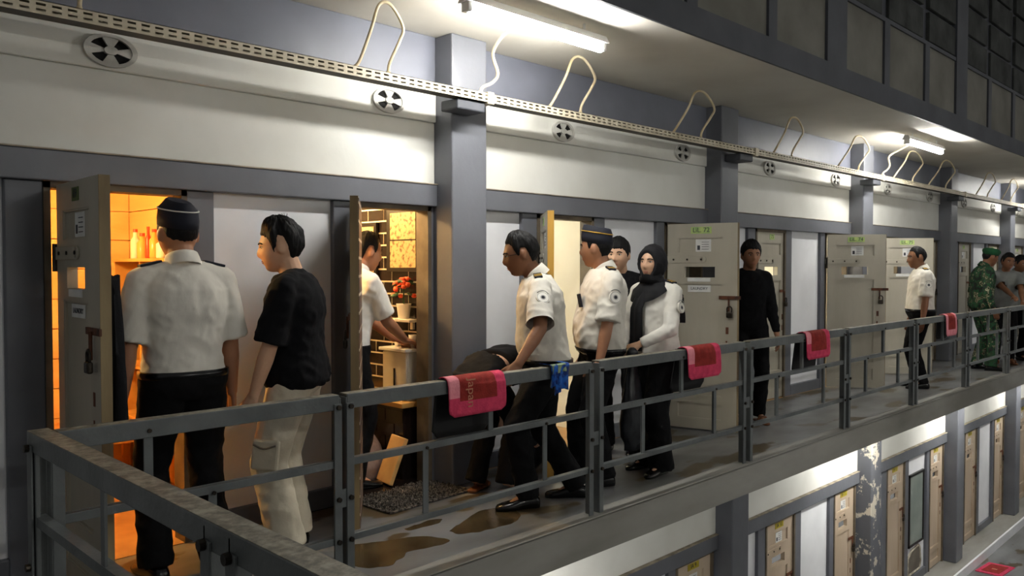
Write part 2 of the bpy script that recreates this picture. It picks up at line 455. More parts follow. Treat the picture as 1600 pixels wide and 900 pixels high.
# soffit, dark edge beam and the wall above it
ce = B().box(-3.2, XMAX, 2.985, 4.45, 3.0, 3.18).build('ceiling', 'soffit')
tag(ce, 'off white concrete soffit over the upper walkway', 'ceiling', kind='structure')
B().box(-3.2, XMAX, 2.965, 2.985, 2.998, 3.19).build('edge_beam', 'dark_grey', ce)
wu = empty('wall_upper'); tag(wu, 'dim panelled wall with rows of blocks above the soffit', 'wall', kind='structure')
up_p = None; blk = []
for k in range(-1, 8):
    xw = 3.34 + 3.385 * k
    B().box(xw, xw + 0.39, 2.965, 3.12, 3.19, 5.4).build('stud', 'dark_grey', wu)
    edges = [xw + 0.39, xw + 1.26, xw + 1.39, xw + 2.37, xw + 2.50, xw + 3.385]
    for a in (1.26, 2.37): B().box(xw + a, xw + a + 0.13, 2.968, 3.12, 3.19, 3.79).build('stud', 'dark_grey', wu)
    for i in range(0, 6, 2):
        B().box(edges[i], edges[i + 1], 2.99, 3.12, 3.19, 3.79).build('panel', 'upper_panel', wu)
        a = edges[i]; wd = (edges[i + 1] - edges[i])
        for r in range(4):
            for h in range(1):
                xa = a + h * wd + random.uniform(0, 0.01)
                zz = 3.83 + r * 0.345
                q = random.uniform(0, 0.02)
                bl = B().box(xa + 0.02, xa + wd - 0.02, 2.975 + q, 3.10, zz + 0.02, zz + 0.325)
                bl.build('block', 'dark_block', wu, bevel=0.008)
    B().box(xw, xw + 3.385, 2.972, 3.12, 3.79, 3.83).build('sill_beam', 'dark_grey', wu)
    B().box(xw, xw + 3.385, 3.02, 3.12, 3.83, 5.4).build('backing', 'dark_grey', wu)

# ------------------------------------------------------------------ cells behind the doors
def cell(x0, x1, depth, wmat, fmat, label, n, z0=0.0, y=None):
    y0 = (YW if y is None else y) + 0.15; y1 = y0 + depth
    r = empty('wall_cell_%d' % n); tag(r, label, 'cell wall', kind='structure')
    b = B(); b.box(x0 - 0.04, x0, y0, y1, z0, z0 + 2.3); b.box(x1, x1 + 0.04, y0, y1, z0, z0 + 2.3); b.box(x0 - 0.04, x1 + 0.04, y1, y1 + 0.04, z0, z0 + 2.3)
    b.box(x0, x1, y0 - 0.004, y0, z0 + 1.88, z0 + 2.3)
    b.build('masonry', wmat, r)
    B().box(x0 - 0.04, x1 + 0.04, y0 - 0.15, y1, z0 - 0.08, z0 + 0.004).build('cell_floor', fmat, r)
    B().box(x0 - 0.04, x1 + 0.04, y0, y1, z0 + 2.3, z0 + 2.34).build('cell_ceiling', wmat, r)
    return r
def bulb(x, y, z, m, label, r=0.03, top=2.3):
    t = empty('light_bulb', (x, y, z))
    B().ell((0, 0, 0), (r, r, r * 1.25)).build('glass', m, t, smooth=True)
    B().cyl((0, 0, r * 1.1), (0, 0, r * 1.1 + 0.05), 0.017).build('socket', 'black_frame', t)
    B().cyl((0, 0, r), (0, 0, top - z), 0.004).build('cord', 'black_frame', t)
    tag(t, label, 'light bulb')
    return t
c1 = cell(0.6, 2.25, 1.75, 'plank_orange', 'cell_floor', 'orange lit plank walls of the cell behind the bareback officer'.replace('bareback ', 'capped '), 1)
for r_ in range(11):                                # planks on the side and end wall
    z0 = 0.02 + r_ * 0.205
    B().box(2.225, 2.25, 4.41, 6.14, z0, z0 + 0.198).build('plank', 'plank_orange', c1)
    B().box(0.61, 2.22, 6.125, 6.15, z0, z0 + 0.198).build('plank', 'plank_orange', c1)
bulb(1.0, 4.95, 2.02, 'bulb_orange', 'glowing bare bulb in the orange plank cell')
c2 = cell(2.35, 3.66, 1.5, 'grout', 'tile_black', 'black tiled walls of the cell with the flower pot', 2)
TM = B().box(-0.006, 0.0, 0.0, 0.188, 0.0, 0.078).mesh('tile', 'tile_black')
for r_ in range(25):
    off = -0.1 if r_ % 2 else 0.0
    for c_ in range(8):
        yy = 4.41 + off + c_ * 0.2
        if yy + 0.188 > 5.90 or yy < 4.40: continue
        link('tile', TM, c2, (3.66, yy, 0.006 + r_ * 0.0905))
TM2 = B().box(0.0, 0.188, -0.006, 0.0, 0.0, 0.078).mesh('tile', 'tile_black')
for r_ in range(25):
    for c_ in range(7):
        xx = 2.30 + c_ * 0.2 + (0.1 if r_ % 2 else 0)
        if xx < 2.35 or xx + .188 > 3.65: continue
        link('tile', TM2, c2, (xx, 5.90, 0.006 + r_ * 0.0905))
bulb(3.24, 5.28, 2.12, 'bulb_warm', 'glowing bare bulb in the black tiled cell')
bulb(2.48, 4.74, 1.98, 'bulb_side_fill', 'unseen extra bulb added in the black tiled cell to warm the pillar side', r=0.024)  # extra bulb, hidden from view, added to throw warm light on the pillar side
c3 = cell(3.78, 5.55, 1.6, 'cell_white', 'cell_floor', 'cream walls of the cell behind the officers', 3)
bulb(4.3, 5.3, 2.1, 'bulb_cream', 'glowing bare bulb in the cream walled cell')
cw = [(5.60, 7.02, 4, 'dim cream cell behind the door marked 72'), (7.2, 8.9, 5, 'lit cell behind the closed door beside the man in black'),
      (8.95, 10.4, 6, 'lit cell behind the door marked 74'), (10.6, 12.3, 7, 'lit cell behind the door marked 75')]
for a, b_, n_, l_ in cw:
    cell(a, b_, 1.5, 'cell_white', 'cell_floor', l_, n_)
    if n_ > 4: bulb((a + b_) / 2 - 0.3, 5.3, 2.1, 'bulb_cream', 'glowing bare bulb seen past the %s' % {5: 'closed door by the man in black', 6: 'door plate ending in four', 7: 'pale open door of the farther officer'}[n_])

# ------------------------------------------------------------------ lamps
def lamp(x0, y, z, label, L=1.22):
    t = empty('fluorescent_lamp', (x0, y, z))
    b = B()
    b.rings([[(x, -0.046, -0.008), (x, 0.046, -0.008), (x, 0.022, 0.04), (x, -0.022, 0.04)] for x in (0.0, L)])
    b.build('housing', 'lamp_white', t)
    B().cyl((0.035, 0, -0.030), (L - 0.035, 0, -0.036), 0.028, n=20).build('tube', 'tube_light', t, smooth=True)
    for x in (0.012, L - 0.04):
        B().obox((x + 0.014, 0, -0.022), (0.028, 0.062, 0.07)).build('end_cap', 'lamp_white', t, bevel=0.004)
    for x in (0.2, L - 0.2): B().cyl((x, 0, 0.05), (x, 0, 3.0 - z if z > 0 else -0.2 - z), 0.008).build('hanger', 'lamp_white', t)
    return tag(t, label, 'lamp', 'fluorescent lamps under the soffits')
lamp(2.97, 3.33, 2.915, 'bright fluorescent tube lamp on the soffit beside the near pillar')
lamp(9.70, 3.36, 2.915, 'smaller looking fluorescent tube lamp farther along the soffit')
lamp(16.6, 3.36, 2.915, 'fluorescent tube lamp at the far end of the soffit')
lamp(2.9, 3.30, -0.30, 'fluorescent tube lamp under the walkway slab near the crosswalk')
lamp(9.2, 3.30, -0.30, 'fluorescent tube lamp under the middle of the walkway slab')
lamp(12.9, 3.30, -0.30, 'fluorescent tube lamp under the far part of the walkway slab')
lamp(16.6, 3.30, -0.30, 'fluorescent tube lamp under the farthest part of the walkway slab')

# the gallery across the void, behind the photographer, unseen; its lamps are added as fill for whatever faces the void
o = B().box(-3.2, XMAX, -4.4, -3.0, -0.2, 0.0).build('floor_opposite', 'walkway_cement'); tag(o, 'cement floor of the gallery across the void', 'floor', kind='structure')
o = B().box(-3.2, XMAX, -4.45, -2.99, 3.0, 3.18).build('ceiling_opposite', 'soffit'); tag(o, 'off white soffit of the gallery across the void', 'ceiling', kind='structure')
o = B().box(-3.2, XMAX, -4.55, -4.4, 0.0, 3.0).build('wall_opposite', 'white_wall'); tag(o, 'white wall of the gallery across the void', 'wall', kind='structure')
B().box(-3.2, XMAX, -4.4, -4.38, 0.0, 0.9).build('painted_band', 'grey_paint', o)
for i_, x_ in enumerate((2.0, 6.5, 11.0)):
    lamp(x_, -3.4, 2.915, 'unseen tube lamp added as fill in the gallery across the void, %s one along' % ('first', 'second', 'third', 'fourth')[i_])

# ------------------------------------------------------------------ cable trunking with conduit loops
TY0, TY1, TZ0, TZ1 = 3.87, 3.96, 2.540, 2.598
def trunk(xa, xb, label, loops):
    t = empty('cable_trunking', (xa, TY0, TZ0))
    L = xb - xa; d = TY1 - TY0; h = TZ1 - TZ0
    b = B()
    b.box(0, L, 0.004, d, 0.0, 0.003, 1); b.box(0, L, d - 0.003, d, 0, h); b.box(0, L, 0.0, d, h - 0.003, h)
    for za, zb in ((0.0, 0.012), (0.022, 0.036), (0.046, h)): b.box(0, L, 0.0, 0.004, za, zb)
    pitch = 0.062; n = int(L / pitch)
    for i in range(n):
        x = i * pitch
        for za, zb in ((0.012, 0.022), (0.036, 0.046)): b.box(x, x + 0.024, 0.0, 0.004, za, zb)
    b.build('perforated_duct', ['trunking', 'trunking_shaded'], t)
    B().box(L - 0.06, L - 0.004, -0.008, d + 0.005, -0.012, h + 0.008).build('coupling', 'trunking', t, bevel=0.003)
    B().box(L - 0.30, L - 0.06, 0.02, 0.19, -0.07, -0.004).build('bracket', 'dark_grey', t, bevel=0.01)
    for pts, r in loops:
        o_ = B().tube(smooth_path([V(p) - V((xa, TY0, TZ0)) for p in pts], 7), r, 10).build('conduit', 'conduit', t, smooth=True)
        p0 = V(pts[-1]) - V((xa, TY0, TZ0))
        B().cyl(p0 + V((0, 0, -0.006)), p0 + V((0, 0, 0.02)), r * 1.8, r * 1.2).build('gland', 'conduit', t, smooth=True)
    return tag(t, label, 'cable trunking', 'slotted trunking along the wall')
def loop(x, xb):
    y = TY0 + 0.045; w_ = xb - x
    return ([(x, y, TZ1), (x + 0.03, y - 0.02, TZ1 + 0.05), (x + w_ * .32, y - 0.06, TZ1 + 0.22), (x + w_ * .46, y - 0.09, 2.955), (x + w_ * .74, y - 0.11, 2.965),
             (x + w_ * 1.16, y - 0.09, TZ1 + 0.27), (x + w_ * 1.20, y - 0.05, TZ1 + 0.20), (x + w_ * 1.02, y - 0.01, TZ1 + 0.07), (xb, y, TZ1)], 0.010)
def single(x, top):
    y = TY0 + 0.045; d = top[0] - x
    return ([top, (top[0] - 0.02, top[1] + 0.08, top[2] - 0.04), (x + d * .6 + 0.03, top[1] + 0.2, TZ1 + 0.26), (x + 0.11, y - 0.05, TZ1 + 0.14), (x + 0.08, y - 0.03, TZ1 + 0.08), (x + 0.01, y - 0.01, TZ1 + 0.04), (x, y, TZ1)], 0.011)
joints = [-2.9, 0.33, 3.72, 7.25, 10.45, 13.75, 17.1, 20.5]
tl = ['slotted cable trunking before the first open door', 'slotted cable trunking above the first two open cell doors', 'slotted cable trunking between the first and second pillars',
      'slotted cable trunking between the second and third pillars', 'slotted cable trunking between the third and fourth pillars',
      'slotted cable trunking between the fourth and fifth pillars', 'slotted cable trunking past the fifth pillar']
lps = [[], [loop(0.95, 1.22), loop(2.66, 2.90), single(3.64, (3.69, 3.66, 2.98))], [loop(4.30, 4.65), loop(5.86, 6.30)], [loop(7.63, 8.04), loop(9.17, 9.75)],
       [single(10.49, (10.75, 3.70, 2.98)), loop(10.86, 11.55), loop(12.17, 12.9)], [loop(14.36, 15.0), loop(15.8, 16.4)], [loop(17.3, 17.9)]]
for i in range(7): trunk(joints[i], joints[i + 1], tl[i], lps[i])
# ------------------------------------------------------------------ doors
def door(n, hx, y, z0, W, ang, label, paint='door_paint', edge='door_edge', sign=None, sign_mat='sign_green', sheet=True, small=None, inner=None, lock=True, H=1.835, open_lock=True, detail=True):
    """hinge line at hx; the leaf swings out over the walkway"""
    t = empty('door_%d' % n, (hx, y, z0 + 0.015), -math.radians(ang))
    tag(t, label, 'door', kind='structure')
    T = 0.045; xl, xr = 0.10, W - 0.13
    rows = [(0.0, 0.09, 'f'), (0.09, 0.23, 'p'), (0.23, 0.30, 'f'), (0.30, 1.30, 'p'), (1.30, 1.355, 'f'), (1.355, 1.45, 's'), (1.45, 1.575, 'f'), (1.575, 1.71, 'p'), (1.71, H, 'f')]
    b = B()
    b.box(0, xl, 0, T, 0, H); b.box(xr, W, 0, T, 0, H)
    sx0, sx1 = xl + 0.06, xr - 0.07
    for a, c, k in rows:
        if k == 'f': b.box(xl, xr, 0, T, a, c)
        elif k == 'p': b.box(xl, xr, 0.014, T - 0.010, a, c)
        else: b.box(xl, sx0, 0, T, a, c); b.box(sx1, xr, 0, T, a, c)
    b.build('leaf', paint, t)
    B().box(W, W + 0.004, 0.0, T, 0, H).build('closing_edge', edge, t)
    if detail:
        f = B()
        for a, c in ((0.09, 0.23), (0.30, 1.30), (1.575, 1.71)):       # bead round each sunk panel
            f.box(xl, xr, 0.004, 0.014, a, a + 0.008); f.box(xl, xr, 0.004, 0.014, c - 0.008, c); f.box(xl, xl + 0.008, 0.004, 0.014, a, c); f.box(xr - 0.008, xr, 0.004, 0.014, a, c)
        f.build('beading', paint, t)
    s = B().box(-0.03, W * 0.52, -0.007, 0.0, 1.485, 1.545)
    s.cyl((W * 0.52, -0.007, 1.515), (W * 0.52, 0.0, 1.515), 0.030, n=16)
    st = s.build('strap_hinge', paint, t, bevel=0.002)
    for i in range(3): B().cyl((0.06 + i * W * 0.2, -0.012, 1.515), (0.06 + i * W * 0.2, -0.006, 1.515), 0.009, n=8).build('bolt', 'iron', st)
    B().cyl((-0.012, -0.005, 1.43), (-0.012, -0.005, 1.56), 0.013, n=10).build('hinge_barrel', 'iron', t)
    if inner: B().box(0.01, W - 0.01, T, T + 0.003, 0.01, H - 0.01).build('inner_lining', inner, t)
    if sign is not None:
        wd = 0.19 if len(sign) > 3 else 0.10
        cx = W * 0.49
        p = B().box(cx - wd / 2, cx + wd / 2, -0.003, 0.0, 1.745, 1.805).build('number_plate', sign_mat, t)
        lettering(sign, 0.058, 'ink', p, (cx, -0.004, 1.776), (math.radians(90), 0, 0))
    if sheet:
        p = B().box(W * 0.50 - 0.06, W * 0.50 + 0.08, 0.0105, 0.0135, 1.585, 1.695).build('notice_sheet', 'paper', t)
        q = B()
        for i in range(4): q.box(W * 0.50 - 0.005, W * 0.50 + 0.06, 0.0095, 0.0105, 1.605 + i * 0.021, 1.609 + i * 0.021)
        q.box(W * 0.50 - 0.045, W * 0.50 - 0.02, 0.0095, 0.0105, 1.60, 1.64)
        q.build('print', 'ink', p)
    if small is not None:
        B().box(sx0 + 0.03, sx1 - 0.04, -0.003, 0.0, 1.318, 1.352).build('label_strip', 'paper', t)
        if small: p = B().box(sx0 + 0.03, sx1 - 0.04, 0.0095, 0.0125, 1.225, 1.285).build('label_card', 'paper', t)
        if small: lettering(small, 0.034, 'ink', p, ((sx0 + sx1) / 2 - 0.005, 0.0085, 1.255), (math.radians(90), 0, 0))
    if lock:
        h = B().box(W - 0.16, W + 0.03, -0.012, -0.002, 1.165, 1.195)
        h.cyl((W - 0.07, -0.018, 1.18), (W - 0.07, -0.018, 1.06), 0.008, n=8)
        h.build('hasp', 'rust', t)
        k = B().obox((W - 0.06, -0.03, 1.03), (0.055, 0.025, 0.05)).build('padlock', 'iron', t, bevel=0.008)
        B().tube(smooth_path([(W - 0.08, -0.03, 1.055), (W - 0.08, -0.03, 1.09), (W - 0.06, -0.03, 1.105), (W - 0.04, -0.03, 1.09), (W - 0.04, -0.03, 1.055)], 4), 0.006, 8).build('shackle', 'iron', k, smooth=True)
        B().box(W - 0.10, W - 0.075, -0.002, 0.0, 0.86, 0.92).build('latch_plate', 'rust', t)
        B().box(W - 0.10, W - 0.085, -0.002, 0.0, 0.74, 0.80).build('latch_plate', 'rust', t)
    return t
P0 = PX[1]
door(1, 1.203, YW - 0.03, 0, 0.63, 92, 'open beige cell door in front of the orange lit cell', sign='69', sign_mat='sign_dull', small='LAUNDRY')
door(2, 2.86, YW - 0.03, 0, 0.63, 126, 'open cell door with brick patterned lining seen nearly edge on', inner='brick_print', sign='70')
door(3, 4.545, YW - 0.03, 0, 0.66, 133, 'open cell door showing only its yellow edge behind the officers', edge='door_edge_yellow', sign='71')
door(4, 6.245, YW - 0.03, 0, 0.64, 77, 'open beige cell door numbered 72 beside the woman in black headscarf', sign='LiL. 72', small='LAUNDRY')
door(5, 7.99, YW + 0.015, 0, 0.66, 0, 'closed beige cell door numbered 73 beside the man dressed in black', sign='73', sheet=False)
door(6, 9.63, YW - 0.03, 0, 0.66, 55, 'open beige cell door numbered 74 past the second mat', sign='LiL. 74', small='')
door(7, 11.33, YW - 0.03, 0, 0.68, 48, 'open pale cell door numbered 75 behind the bareheaded officer', sign='LiL. 75', small='')
door(8, 13.04, YW + 0.015, 0, 0.62, 0, 'closed cell door just before the fourth pillar', sign='76')
door(9, 14.71, YW + 0.015, 0, 0.66, 0, 'closed cell door just past the fourth pillar', sign='77')
door(10, 16.42, YW + 0.015, 0, 0.62, 0, 'closed cell door behind the soldier in camouflage', sign='78')
door(11, 18.10, YW + 0.015, 0, 0.66, 0, 'closed cell door at the far end of the walkway', sign='79')
# the lower storey: every door shut
names = ['first', 'second', 'third', 'fourth', 'fifth', 'sixth', 'seventh', 'eighth', 'ninth', 'tenth']
i = 0
for k in range(2, 7):
    for a, b_ in (DA, DB):
        if PX[k] + a < 6.0: continue
        if i >= 8: break
        door(12 + i, PX[k] + a + 0.015, YL + 0.015, ZL, b_ - a - 0.03, 0, 'closed tan cell door, %s one along the lower storey' % names[i], paint='door_lower',
             sign='IA %d' % (9 + i), sign_mat='sign_gold')
        i += 1
# dark framed mirror panel and cat-flap opening in the lower wall
x = PX[4] + WH[0]
t = empty('framed_mirror', (x + 0.05, YL + 0.02, ZL + 0.55))
f = B(); f.box(0, 0.60, -0.02, 0.012, 0, 0.03); f.box(0, 0.60, -0.02, 0.012, 1.02, 1.05); f.box(0, 0.03, -0.02, 0.012, 0, 1.05); f.box(0.57, 0.60, -0.02, 0.012, 0, 1.05)
f.build('frame', 'black_frame', t); B().box(0.03, 0.57, -0.008, 0.010, 0.03, 1.02).build('glass', 'mirror_glass', t)
tag(t, 'tall black framed mirror on the lower wall between two tan doors', 'mirror')
for k, lab in ((3, 'broken opening at the foot of the lower white panel by the peeling pillar'), (4, 'broken opening below the black framed mirror')):
    x = PX[k] + WH[0]
    hgt = 0.36
    pts = [(0.06, 0.0), (0.55, 0.0), (0.6, 0.1), (0.56, hgt * .9), (0.5, hgt), (0.2, hgt * .92), (0.08, hgt * .7)]
    b = B(); b.rings([[(p[0], 0.0, p[1]) for p in pts], [(p[0], -0.008, p[1]) for p in pts]])
    h = b.build('wall_hole', 'trouser_grey', wall_l, (x, YL + 0.035, ZL + 0.14))
    h2 = B().tube([(p[0], -0.006, p[1]) for p in pts + pts[:1]], 0.018, 6).build('broken_plaster', 'plaster_patch', h)
B().box(0, 0.24, -0.006, 0, 0, 0.5).build('pasted_notice', 'paper', wall_l, (PX[4] + 0.35, YL - 0.001, ZL + 1.1))

# ------------------------------------------------------------------ railings
def rail_panel(t, x0, x1, y=3.03):
    B().box(x0, x1, y - 0.025, y + 0.03, 0.905, 0.913).build('top_rail_cap', 'rail_chipped', t)
    B().box(x0, x1, y - 0.03, y - 0.022, 0.848, 0.913).build('top_rail', 'rail_paint', t, bevel=0.003)
    B().box(x0, x1, y - 0.028, y - 0.02, 0.596, 0.628).build('middle_rail', 'rail_paint', t, bevel=0.002)
    B().box(x0, x1, y - 0.02, y + 0.006, 0.620, 0.628).build('middle_rail_flange', 'rail_paint', t)
    B().box(x0, x1, y - 0.028, y - 0.02, 0.262, 0.292).build('lower_rail', 'rail_paint', t, bevel=0.002)
    B().box(x0, x1, y - 0.02, y + 0.006, 0.284, 0.292).build('lower_rail_flange', 'rail_paint', t)
def upright(t, x, z0, z1, y=3.03):
    b = B().box(x - 0.016, x + 0.016, y - 0.020, y - 0.013, z0, z1); b.box(x + 0.010, x + 0.016, y - 0.013, y + 0.012, z0, z1)
    o = b.build('upright', 'rail_paint', t)
    B().cyl((x, y - 0.036, z1 - 0.016), (x, y - 0.026, z1 - 0.016), 0.008, n=8).build('bolt', 'iron', o)
def post(t, xa, xb, y=3.03):
    for x, s in ((xa, 1), (xb - 0.038, -1)):
        b = B().box(x, x + 0.038, y - 0.038, y - 0.030, 0.0, 0.875)
        q = x if s < 0 else x + 0.030
        b.box(q, q + 0.008, y - 0.030, y + 0.02, 0.0, 0.90)
        o = b.build('post', 'rail_paint', t, bevel=0.002)
        for z in (0.88 - 0.02, 0.46, 0.275): B().cyl((x + 0.019, y - 0.050, z), (x + 0.019, y - 0.037, z), 0.011, n=8).build('bolt', 'iron', o)
    B().box(xa + 0.03, xb - 0.03, y - 0.032, y - 0.026, 0.42, 0.5).build('tie_plate', 'rail_paint', t)
rl = empty('railing'); tag(rl, 'long grey angle iron railing along the walkway edge', 'railing')
posts = [(1.925, 2.025), (3.645, 3.775), (5.42, 5.56), (7.20, 7.34), (8.93, 9.08), (10.70, 10.86), (12.48, 12.64), (14.25, 14.41), (16.05, 16.2), (17.8, 17.96), (19.6, 19.76)]
prev = 0.852
for i, (a, b_) in enumerate(posts):
    rail_panel(rl, prev, a + 0.03)
    w_ = a - prev
    if i == 0:
        upright(rl, 1.39, 0.292, 0.615); upright(rl, 1.15, 0.60, 0.89)
    else:
        upright(rl, prev + w_ * 0.27, 0.27, 0.622); upright(rl, prev + w_ * 0.53, 0.60, 0.88); upright(rl, prev + w_ * 0.78, 0.27, 0.622)
    post(rl, a, b_)
    prev = b_ - 0.03
rc = empty('railing'); tag(rc, 'chipped grey railing beside the crosswalk running toward the viewer', 'railing')
X = 0.815
B().box(X - 0.032, X + 0.032, -1.2, 3.10, 0.905, 0.913).build('top_rail_cap', 'rail_chipped', rc)
B().box(X - 0.034, X - 0.026, -1.2, 3.10, 0.848, 0.912).build('top_rail', 'rail_paint', rc, bevel=0.003)
for z in (0.60, 0.265):
    B().box(X - 0.028, X - 0.02, -1.2, 3.05, z, z + 0.032).build('middle_rail' if z > .5 else 'lower_rail', 'rail_paint', rc)
    B().box(X - 0.02, X + 0.008, -1.2, 3.05, z + 0.024, z + 0.032).build('rail_flange', 'rail_paint', rc)
for y in (3.05, 1.72, 1.60, 0.1, -1.0):
    b = B().box(X - 0.042, X - 0.034, y - 0.022, y + 0.022, 0, 0.87); b.box(X - 0.034, X + 0.016, y + 0.012, y + 0.022, 0, 0.9)
    o = b.build('post', 'rail_paint', rc, bevel=0.002)
    for z in (0.862, 0.46): B().cyl((X - 0.056, y, z), (X - 0.041, y, z), 0.013, n=10).build('bolt', 'iron', o)
for y in (2.40, 1.0): 
    b = B().box(X - 0.026, X - 0.018, y - 0.016, y + 0.016, 0.27, 0.89); b.build('upright', 'rail_paint', rc)
b = B().box(0.785, 0.80, 3.02, 3.09, 0, 0.88); b.box(0.80, 0.85, 3.075, 3.09, 0, 0.90); b.box(0.83, 0.87, 3.0, 3.008, 0, 0.9)
b.build('corner_post', 'rail_paint', rc, bevel=0.003)

# ------------------------------------------------------------------ mats and cloths over the rail
def rail_mat(x0, x1, drop, back, label, word=True, skew=0.0, bx=0.0, pink='mat_pink'):
    """a folded mat: red print faces the void, the rubber backing shows inside"""
    t = empty('bath_mat', (x0, 3.03, 0.918)); W = x1 - x0; y0, y1 = -0.045, 0.045
    prof = [(y0 - 0.004, -drop), (y0 - 0.006, -drop * 0.6), (y0 - 0.004, -drop * .25), (y0, -0.03), (y0 + 0.012, -0.004), (0.0, 0.006), (y1 - 0.012, -0.004), (y1, -0.03), (y1 + 0.004, -back * .5), (y1 + 0.008, -back)]
    prof = [(p.y, p.z) for p in smooth_path([(0, a, c) for a, c in prof], 4)]
    n = len(prof); nx = 28
    L = [0.0]
    for i in range(1, n): L.append(L[-1] + math.hypot(prof[i][0] - prof[i - 1][0], prof[i][1] - prof[i - 1][1]))
    tot = L[-1]; vs = []; fs = []; ms = []
    nrm = []
    for i in range(n):
        a = prof[max(0, i - 1)]; c = prof[min(n - 1, i + 1)]
        d = V((0, c[0] - a[0], c[1] - a[1])).normalized(); nrm.append(V((0, -d.z, d.y)))
    r = 0.035
    for side in (0, 1):
        for i in range(n):
            e = min(L[i], tot - L[i])
            inset = r - math.sqrt(max(0, r * r - max(0, r - e) ** 2)) if e < r else 0.0
            for j in range(nx + 1):
                u = inset + (W - 2 * inset) * j / nx
                wv = 0.004 * math.sin(u * 14 + i * 0.2) * min(1, L[i] / 0.1)
                p = V((u + skew * (L[i] / tot - .5) + (bx * max(0, L[i] / tot - 0.5) * 2), prof[i][0] + wv, prof[i][1])) + nrm[i] * (0.006 * side)
                vs.append(p)
    def idx(s, i, j): return s * n * (nx + 1) + i * (nx + 1) + j
    for i in range(n - 1):
        for j in range(nx):
            u = W * (j + .5) / nx; l = (L[i] + L[i + 1]) / 2
            m = 1 if (u < 0.075 * W / 0.4 or u > W - 0.075 * W / 0.4 or l < 0.075 or l > tot - 0.075) else 0
            if m == 1 and u < 0.075 * W / 0.4 and drop - 0.10 < l < drop + 0.05: m = 3
            fs.append((idx(1, i, j), idx(1, i, j + 1), idx(1, i + 1, j + 1), idx(1, i + 1, j))); ms.append(m)
            fs.append((idx(0, i, j), idx(0, i + 1, j), idx(0, i + 1, j + 1), idx(0, i, j + 1))); ms.append(2)
    for i in range(n - 1):
        em = 1 if L[i] < drop + 0.06 else 2
        fs.append((idx(0, i, 0), idx(1, i, 0), idx(1, i + 1, 0), idx(0, i + 1, 0))); ms.append(em)
        fs.append((idx(0, i, nx), idx(0, i + 1, nx), idx(1, i + 1, nx), idx(1, i, nx))); ms.append(em)
    for j in range(nx):
        fs.append((idx(0, 0, j), idx(0, 0, j + 1), idx(1, 0, j + 1), idx(1, 0, j))); ms.append(1)
        fs.append((idx(0, n - 1, j), idx(1, n - 1, j), idx(1, n - 1, j + 1), idx(0, n - 1, j + 1))); ms.append(2)
    b = B(); b.v = [tuple(p) for p in vs]; b.f = fs; b.m = ms
    # normals: nrm points away from the rail on the front
    b.build('pile', ['mat_red', pink, 'black_rubber', 'mat_pale'], t, smooth=True)
    if word:
        lettering('Japan', 0.070, 'mat_print', t, (W * 0.36, y0 - 0.0145, -drop * .40), (math.radians(90), math.radians(90), 0))
    return tag(t, label, 'mat', 'red mats hung over the railing')
rail_mat(2.56, 2.945, 0.185, 0.30, 'red bath mat with pink border hung nearest on the railing', bx=-0.02)
rail_mat(4.66, 5.07, 0.21, 0.30, 'red bath mat on the railing beside the woman in headscarf', word=False, bx=-0.06)
rail_mat(6.42, 6.86, 0.22, 0.34, 'red bath mat on the railing before the closed cell door', word=False, bx=-0.05)
rail_mat(9.92, 10.28, 0.24, 0.28, 'faded red bath mat on the railing beside the bareheaded officer', word=False, pink='mat_pale')
def hung_cloth():
    t = empty('blue_cloth', (3.30, 3.03, 0.918))
    for nm, m, x0, x1, dr, s in (('blue_fold', 'cloth_blue', 0.02, 0.16, 0.17, 1), ('sage_fold', 'cloth_sage', 0.0, 0.13, 0.05, 0.7), ('blue_tail', 'cloth_blue', 0.0, 0.075, 0.13, 1.2)):
        b = B(); nx, nz = 14, 14; g = []
        for i in range(nz + 1):
            f = i / nz; row = []
            for j in range(nx + 1):
                u = j / nx
                z = 0.008 - max(0, f - 0.25) / 0.75 * dr * (0.9 + 0.10 * math.sin(u * 4 + s * 2))
                y = 0.04 - f * 4 * 0.088 if f < 0.25 else -0.048 - 0.012 * math.sin(u * 16 * s + f * 3) * f
                row.append(V((x0 + (x1 - x0) * (0.5 + (u - .5) * (1 - 0.22 * f)), y, z + (0.004 if f < .25 else 0))))
            g.append(row)
        rs = [r + [p + V((0, 0.006, -0.002)) for p in reversed(r)] for r in g]
        b.rings(rs); b.build(nm, m, t, smooth=True)
    tag(t, 'crumpled blue patterned cloth draped over the railing', 'cloth')
hung_cloth()
# mat on the lower floor
t = empty('bath_mat', (0, 0, 0))
b = B(); 
c0 = V((13.95, 3.73, ZL - 0.138)); e1 = V((0.55, -0.05, 0)); e2 = V((0.02, -0.36, 0))
def quadbox(b, c, u, v, h, m): 
    vs = [c, c + u, c + u + v, c + v]; b.rings([vs, [p + V((0, 0, h)) for p in vs]], m)
quadbox(b, c0, e1, e2, 0.012, 0); b.build('border', 'mat_pink', t)
b = B(); quadbox(b, c0 + e1 * .13 + e2 * .16 + V((0, 0, 0.012)), e1 * .74, e2 * .68, 0.003, 0); b.build('pile', 'mat_red', t)
b = B(); quadbox(b, c0 + e1 * .42 + e2 * .4 + V((0, 0, 0.015)), e1 * .08, e2 * .2, 0.001, 0); b.build('print', 'mat_print', t)
tag(t, 'red mat with pink border lying on the lower floor', 'mat')
